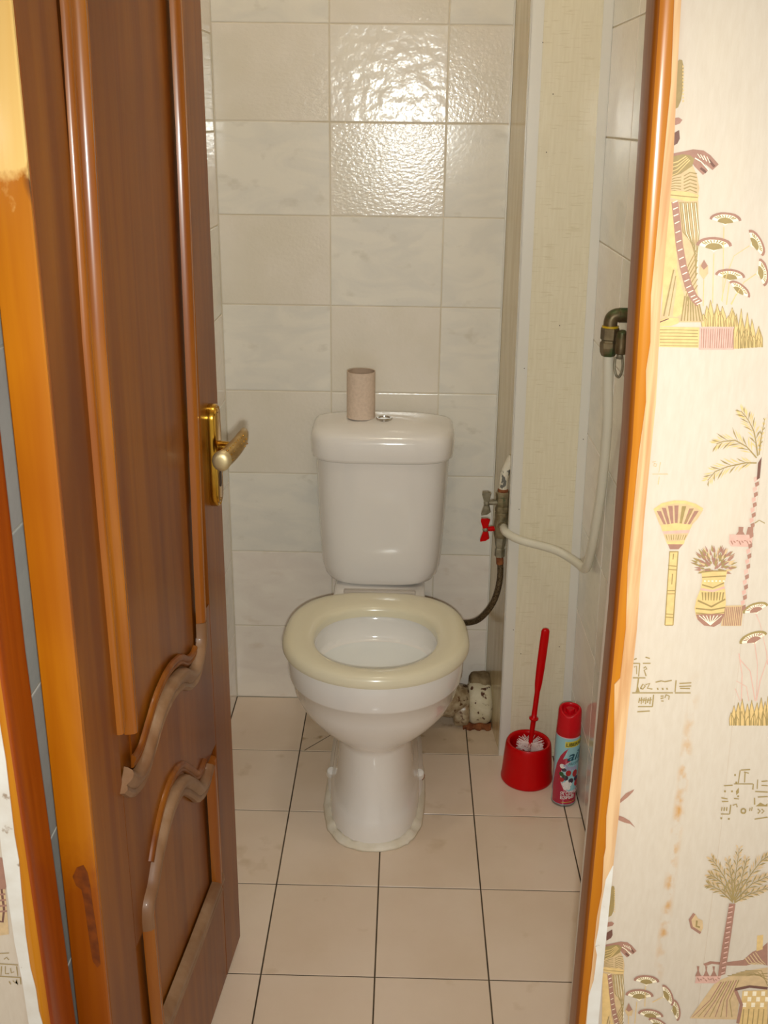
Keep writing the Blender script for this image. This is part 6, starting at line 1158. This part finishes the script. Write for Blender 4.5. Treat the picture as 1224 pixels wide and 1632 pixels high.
# soil pipe socket
so = empty('soil_pipe', (.362, -.10, 0), 'crusted white and rusty soil pipe socket on the floor behind the toilet', 'pipe')
def crusty(x0, x1, r, c, m, name, sd, n=28, k=10):
    rings = []
    for i in range(k + 1):
        x = x0 + (x1 - x0) * i / k
        rr = r * (1 - .25 * abs(2 * i / k - 1) ** 6)
        rg_ = []
        for j in range(n):
            a = 2 * math.pi * j / n
            d = 1 + .06 * noise.noise(Vector((x * 60 + sd, math.cos(a) * 2, math.sin(a) * 2)))
            rg_.append(Vector((x, c[0] + rr * d * math.cos(a), max(.001, c[1] + rr * d * math.sin(a)))))
        rings.append(rg_)
    v, f = loft(rings); return mk(name, v, f, m, so, True, sharp=70)
crusty(.342, .4015, .056, (-.085, .050), M['crust'], 'socket', 1)
crusty(.346, .400, .048, (-.066, .070), M['crust_brown'], 'crust', 5)
v, f = tube([(.24, -.12, .10), (.30, -.10, .06), (.337, -.09, .05)], [.05, .045, .042], 18); mk('bend', v, f, M['collar'], so, True)
crusty(.306, .346, .040, (-.105, .036), M['collar'], 'collar', 9)
v, f = loft([[Vector((.33 + .07 * t, -.142 + .004 * math.sin(t * 20), .0012)), Vector((.33 + .07 * t, -.125, .012 + .004 * math.sin(t * 13))), Vector((.33 + .07 * t, -.1, .001))] for t in [i / 12 for i in range(13)]]); mk('rust_lump', v, f, M['rust'], so, True)

# ================================================================== BRUSH AND SPRAY
bc = (.466, -.338, 0)
hd = empty('brush_holder', (.466, -.338, 0), 'red plastic toilet brush holder cup on the floor', 'brush holder')
v, f = lathe([(.0565, .0), (.0585, .003), (.0585, .008), (.0572, .012), (.0547, .050), (.0517, .084), (.0505, .092), (.0479, .0965), (.0437, .0960), (.0415, .092), (.0415, .083), (.044, .02), (.043, .006)], bc, 48); mk('cup', v, f, M['red_plastic'], hd, True, sharp=60)
br = empty('toilet_brush', (.466, -.338, .008), 'red handled toilet brush standing in its red holder', 'toilet brush')
b0 = Vector((.466, -.338, .02)); b1 = Vector((.487, -.334, .366)); ax = (b1 - b0).normalized(); ln = (b1 - b0).length
side = Vector((1, 0, 0)); side = (side - ax * side.dot(ax)).normalized(); dep = ax.cross(side)
hprof = [(0, .0045, .0045), (.08, .005, .005), (.128, .0058, .0058), (.135, .0062, .0062), (.138, .0105, .0105), (.141, .0105, .0105), (.1435, .0062, .0062), (.165, .0058, .0055), (.21, .0058, .0045), (.232, .0082, .0050), (.27, .0092, .0052), (.31, .0095, .0052), (.35, .0094, .0052), (.366, .0088, .005), (.371, .0065, .004), (.3725, .002, .0015)]
hprof = [(h * .958, a, b) for h, a, b in hprof]
rings = [[b0 + ax * h + side * (a * math.cos(2 * math.pi * j / 20)) + dep * (b * math.sin(2 * math.pi * j / 20)) for j in range(20)] for h, a, b in hprof]
v, f = loft(rings); mk('handle', v, f, M['red_plastic'], br, True, sharp=60)
V, F = [], []
for k in range(420):
    h = random.uniform(.0, .074); a = random.uniform(0, 2 * math.pi); l = random.uniform(.026, .034)
    p = b0 + ax * h; d = (side * math.cos(a) + dep * math.sin(a) + ax * random.uniform(-.05, .45)).normalized()
    q = d.cross(ax).normalized() * .0008
    e = p + d * l
    e.z = min(e.z, .094)
    i0 = len(V); V += [p + q, p - q, e - q * .8, e + q * .8, p + ax * .001, e + ax * .0012]
    F += [[i0, i0 + 1, i0 + 2, i0 + 3], [i0, i0 + 3, i0 + 5, i0 + 4], [i0 + 1, i0 + 4, i0 + 5, i0 + 2]]
tag(mk('bristles', V, F, M['bristle'], br), 'pinkish white bristles', None, None, 'stuff')

CC = Vector((.5385, -.423, 0)); CR = .0265
ca = empty('spray_can', CC, 'red capped pale blue and crimson air freshener spray can on the floor', 'spray can')
def mkc(name, v, f, m, par, *ar, **kw):
    return mk(name, [Vector((p[0], p[1], p[2] * .935)) for p in v], f, m, par, *ar, **kw)
v, f = lathe([(.0235, 0.0), (.0262, .001), (.0268, .0035), (.0262, .006)], CC, 40); mkc('base_rim', v, f, M['tin'], ca, True, sharp=40)
v, f = lathe([(.0262, .005), (CR, .007), (CR, .180), (.0255, .184)], CC, 48); body = mkc('body', v, f, M['can_blue'], ca, True, sharp=50)
v, f = lathe([(.0258, .1815), (.0258, .186)], CC, 48); mkc('neck_line', v, f, M['can_pink'], ca, True)
# cap with a scooped top front and a push button
NC = 72
capr = []
for h, r in [(.185, .0258), (.1855, .0262), (.205, .0256), (.225, .0250), (.234, .0248), (.240, .0246), (.244, .0243), (.247, .0238), (.2492, .0230), (.2505, .0220), (.2512, .0208), (.2515, .0195), (.2508, .0182), (.248, .0172), (.244, .0166), (.240, .0155), (.2385, .012), (.238, .006), (.2378, .002)]:
    capr.append([CC + Vector((r * math.cos(2 * math.pi * j / NC), r * math.sin(2 * math.pi * j / NC), h)) for j in range(NC)])
v, f = loft(capr)
vv = []
fd = Vector((-.30, -1, 0)).normalized()
for p in v:      # the rim dips at the nozzle side
    q = p - CC; d = q.x * fd.x + q.y * fd.y; sd_ = (q.x * fd.y - q.y * fd.x) / .0165
    if d > 0 and q.z > .226: p = p - Vector((0, 0, (q.z - .226) * .48 * math.exp(-sd_ * sd_) * min(1, d / .014)))
    vv.append(p)
cap = mkc('cap', vv, f, M['red_cap'], ca, True, sharp=60)
v, f = lathe([(.0095, .236), (.0095, .244), (.0085, .2465), (.003, .2475)], CC - fd * .003, 20); mkc('push_button', v, f, M['red_cap'], cap, True, sharp=50)
A0 = math.atan2(fd.y, fd.x)
def wrap_geo(polys, rad):
    """flat (u,z) outlines cut into strips and bent round the can"""
    V, F = [], []
    for k, pts in enumerate(polys):
        bm = bmesh.new()
        bm.faces.new([bm.verts.new((u, 0, z)) for u, z in pts])
        bmesh.ops.triangulate(bm, faces=list(bm.faces))
        us = [v.co.x for v in bm.verts]; u = math.floor(min(us) / .003) * .003
        while u < max(us):
            bmesh.ops.bisect_plane(bm, geom=list(bm.verts) + list(bm.edges) + list(bm.faces), plane_co=(u, 0, 0), plane_no=(1, 0, 0)); u += .003
        k0 = len(V); rr = rad + min(k, 12) * 8e-6
        for i, v in enumerate(bm.verts):
            v.index = i; a = A0 + v.co.x / CR
            V.append(CC + Vector((rr * math.cos(a), rr * math.sin(a), v.co.z)))
        F += [[v.index + k0 for v in f.verts] for f in bm.faces]
        bm.free()
    return V, F
def circ(u, z, a, b, n=24, t0=0, t1=360): return [(u + a * math.cos(R(t0 + (t1 - t0) * i / n)), z + b * math.sin(R(t0 + (t1 - t0) * i / n))) for i in range(n if abs(t1 - t0) == 360 else n + 1)]
U0 = .018
sw = [(-.026, .008), (.062, .008), (.062, .045), (U0, .045), (U0, .05)]
left = [(-.002, .152), (-.010, .138), (-.018, .115), (-.0235, .085), (-.026, .05)]
sw = [(-.0262, .0075), (.062, .0075), (.062, .100), (.040, .128), (.018, .135), (.004, .150), (.0075, .160), (-.002, .150), (-.010, .136), (-.018, .113), (-.0235, .083), (-.0262, .05)]
v, f = wrap_geo([sw], CR + .00025); mkc('crimson_panel', v, f, M['can_red'], body, True)
v, f = wrap_geo([circ(U0 + .002, .083, .0275, .0435)], CR + .0004); mkc('oval_border', v, f, M['can_pink'], body, True)
v, f = wrap_geo([circ(U0 + .003, .084, .026, .042)], CR + .00055); mkc('oval_picture', v, f, M['can_blue'], body, True)
v, f = wrap_geo([[(.0075, .163), (.030, .150), (.06, .150), (.06, .112), (.02, .118), (.004, .133), (-.004, .128)]], CR + .0005); mkc('blue_band', v, f, M['can_blue'], body, True)
for nm, m, lst in [('berry_print', 'can_berry', [(.010, .093, .006, .008), (.026, .090, .007, .010), (-.004, .074, .006, .006), (.034, .062, .008, .01)]), ('dark_berry_print', 'can_dark', [(.0, .101, .0055, .005), (.004, .080, .0065, .007), (.017, .072, .006, .007), (.030, .075, .006, .007)]),
                   ('leaf_print', 'can_green', [(-.005, .089, .005, .006), (.0, .084, .004, .005)]), ('flower_print', 'can_white', [(.009 + .0062 * math.cos(R(90 + 72 * q)), .060 + .0085 * math.sin(R(90 + 72 * q)), .0045, .0058) for q in range(5)] + [(.009, .060, .0045, .006)]), ('petal_print', 'can_white', [(-.004, .110, .006, .006)]), ('lilac_print', 'can_lilac', [(.012, .105, .008, .006), (.003, .112, .005, .004), (.024, .105, .007, .006)])]:
    v, f = wrap_geo([circ(a, b, c_, d, 12) for a, b, c_, d in lst], CR + .0007); mkc(nm, v, f, M[m], body, True)
v, f = wrap_geo([[(-.0015, .1755), (.0485, .181), (.0485, .1655), (-.0015, .1605)]], CR + .0004); mkc('yellow_tag', v, f, M['can_yellow'], body, True)
def text_polys(body_, size, u0, z0, slope=0.0, shear=0.0, wide=1.0, fat=0.0):
    cu = bpy.data.curves.new('t', 'FONT'); cu.body = body_; cu.size = size; cu.shear = shear; cu.resolution_u = 3; cu.offset = fat
    ob = bpy.data.objects.new('t', cu); COL.objects.link(ob)
    dg = bpy.context.evaluated_depsgraph_get()
    me = ob.evaluated_get(dg).to_mesh()
    P = [[(u0 + me.vertices[i].co.x * wide, z0 + me.vertices[i].co.y + slope * me.vertices[i].co.x * wide) for i in p.vertices] for p in me.polygons]
    ob.evaluated_get(dg).to_mesh_clear()
    bpy.data.objects.remove(ob); bpy.data.curves.remove(cu)
    return P
for nm, P, m in [('brand_lettering', text_polys('LIBERHAUS', .0125, .0005, .1638, .10, 0, .86, .0002), 'can_black'),
                 ('air_lettering', text_polys('air', .036, .004, .126, .10, .35, .98, .0005), 'can_teal'), ('freshener_lettering', text_polys('FRESHENER', .0105, .008, .1135, .12, .25, .75), 'can_teal'),
                 ('scent_lettering', text_polys('ЯГОДНЫЙ', .0125, -.004, .0330, .10, 0, .72, .0003), 'can_white'), ('scent_lettering', text_polys('ВЗРЫВ', .0125, -.004, .0215, .10, 0, .74, .0003), 'can_white')]:
    v, f = wrap_geo(P, CR + .0009); mkc(nm, v, f, M[m], body)
v, f = wrap_geo([[(-.001, .0125), (.03, .0145), (.03, .0157), (-.001, .0137)]], CR + .0006); mkc('gold_line', v, f, M['can_yellow'], body)

# ================================================================== ADDED CEILING LAMP, UNSEEN, FILLS THE ROOM WITH LIGHT
la = empty('ceiling_fill_lamp', (.16, -.95, HC), 'unseen white glass globe lamp added on the toilet ceiling as fill light', 'lamp')
v, f = lathe([(.05, 0), (.05, -.02), (.04, -.03)], (.16, -.95, HC), 24); mk('fill_lamp_base', v, f, M['pvc_white'], la, True, sharp=40)
mg, nt, b_ = node_mat('fill_lamp_glass')
b_.inputs['Base Color'].default_value = (.9, .86, .78, 1)
b_.inputs['Emission Color'].default_value = (1, .94, .80, 1); b_.inputs['Emission Strength'].default_value = 33
prof = [(.07 * math.sin(math.pi * (i + .6) / 12.6), -.095 + .07 * math.cos(math.pi * (i + .6) / 12.6)) for i in range(12)]
v, f = lathe(prof, (.16, -.95, HC), 24); mk('fill_lamp_globe', v, f, mg, la, True)
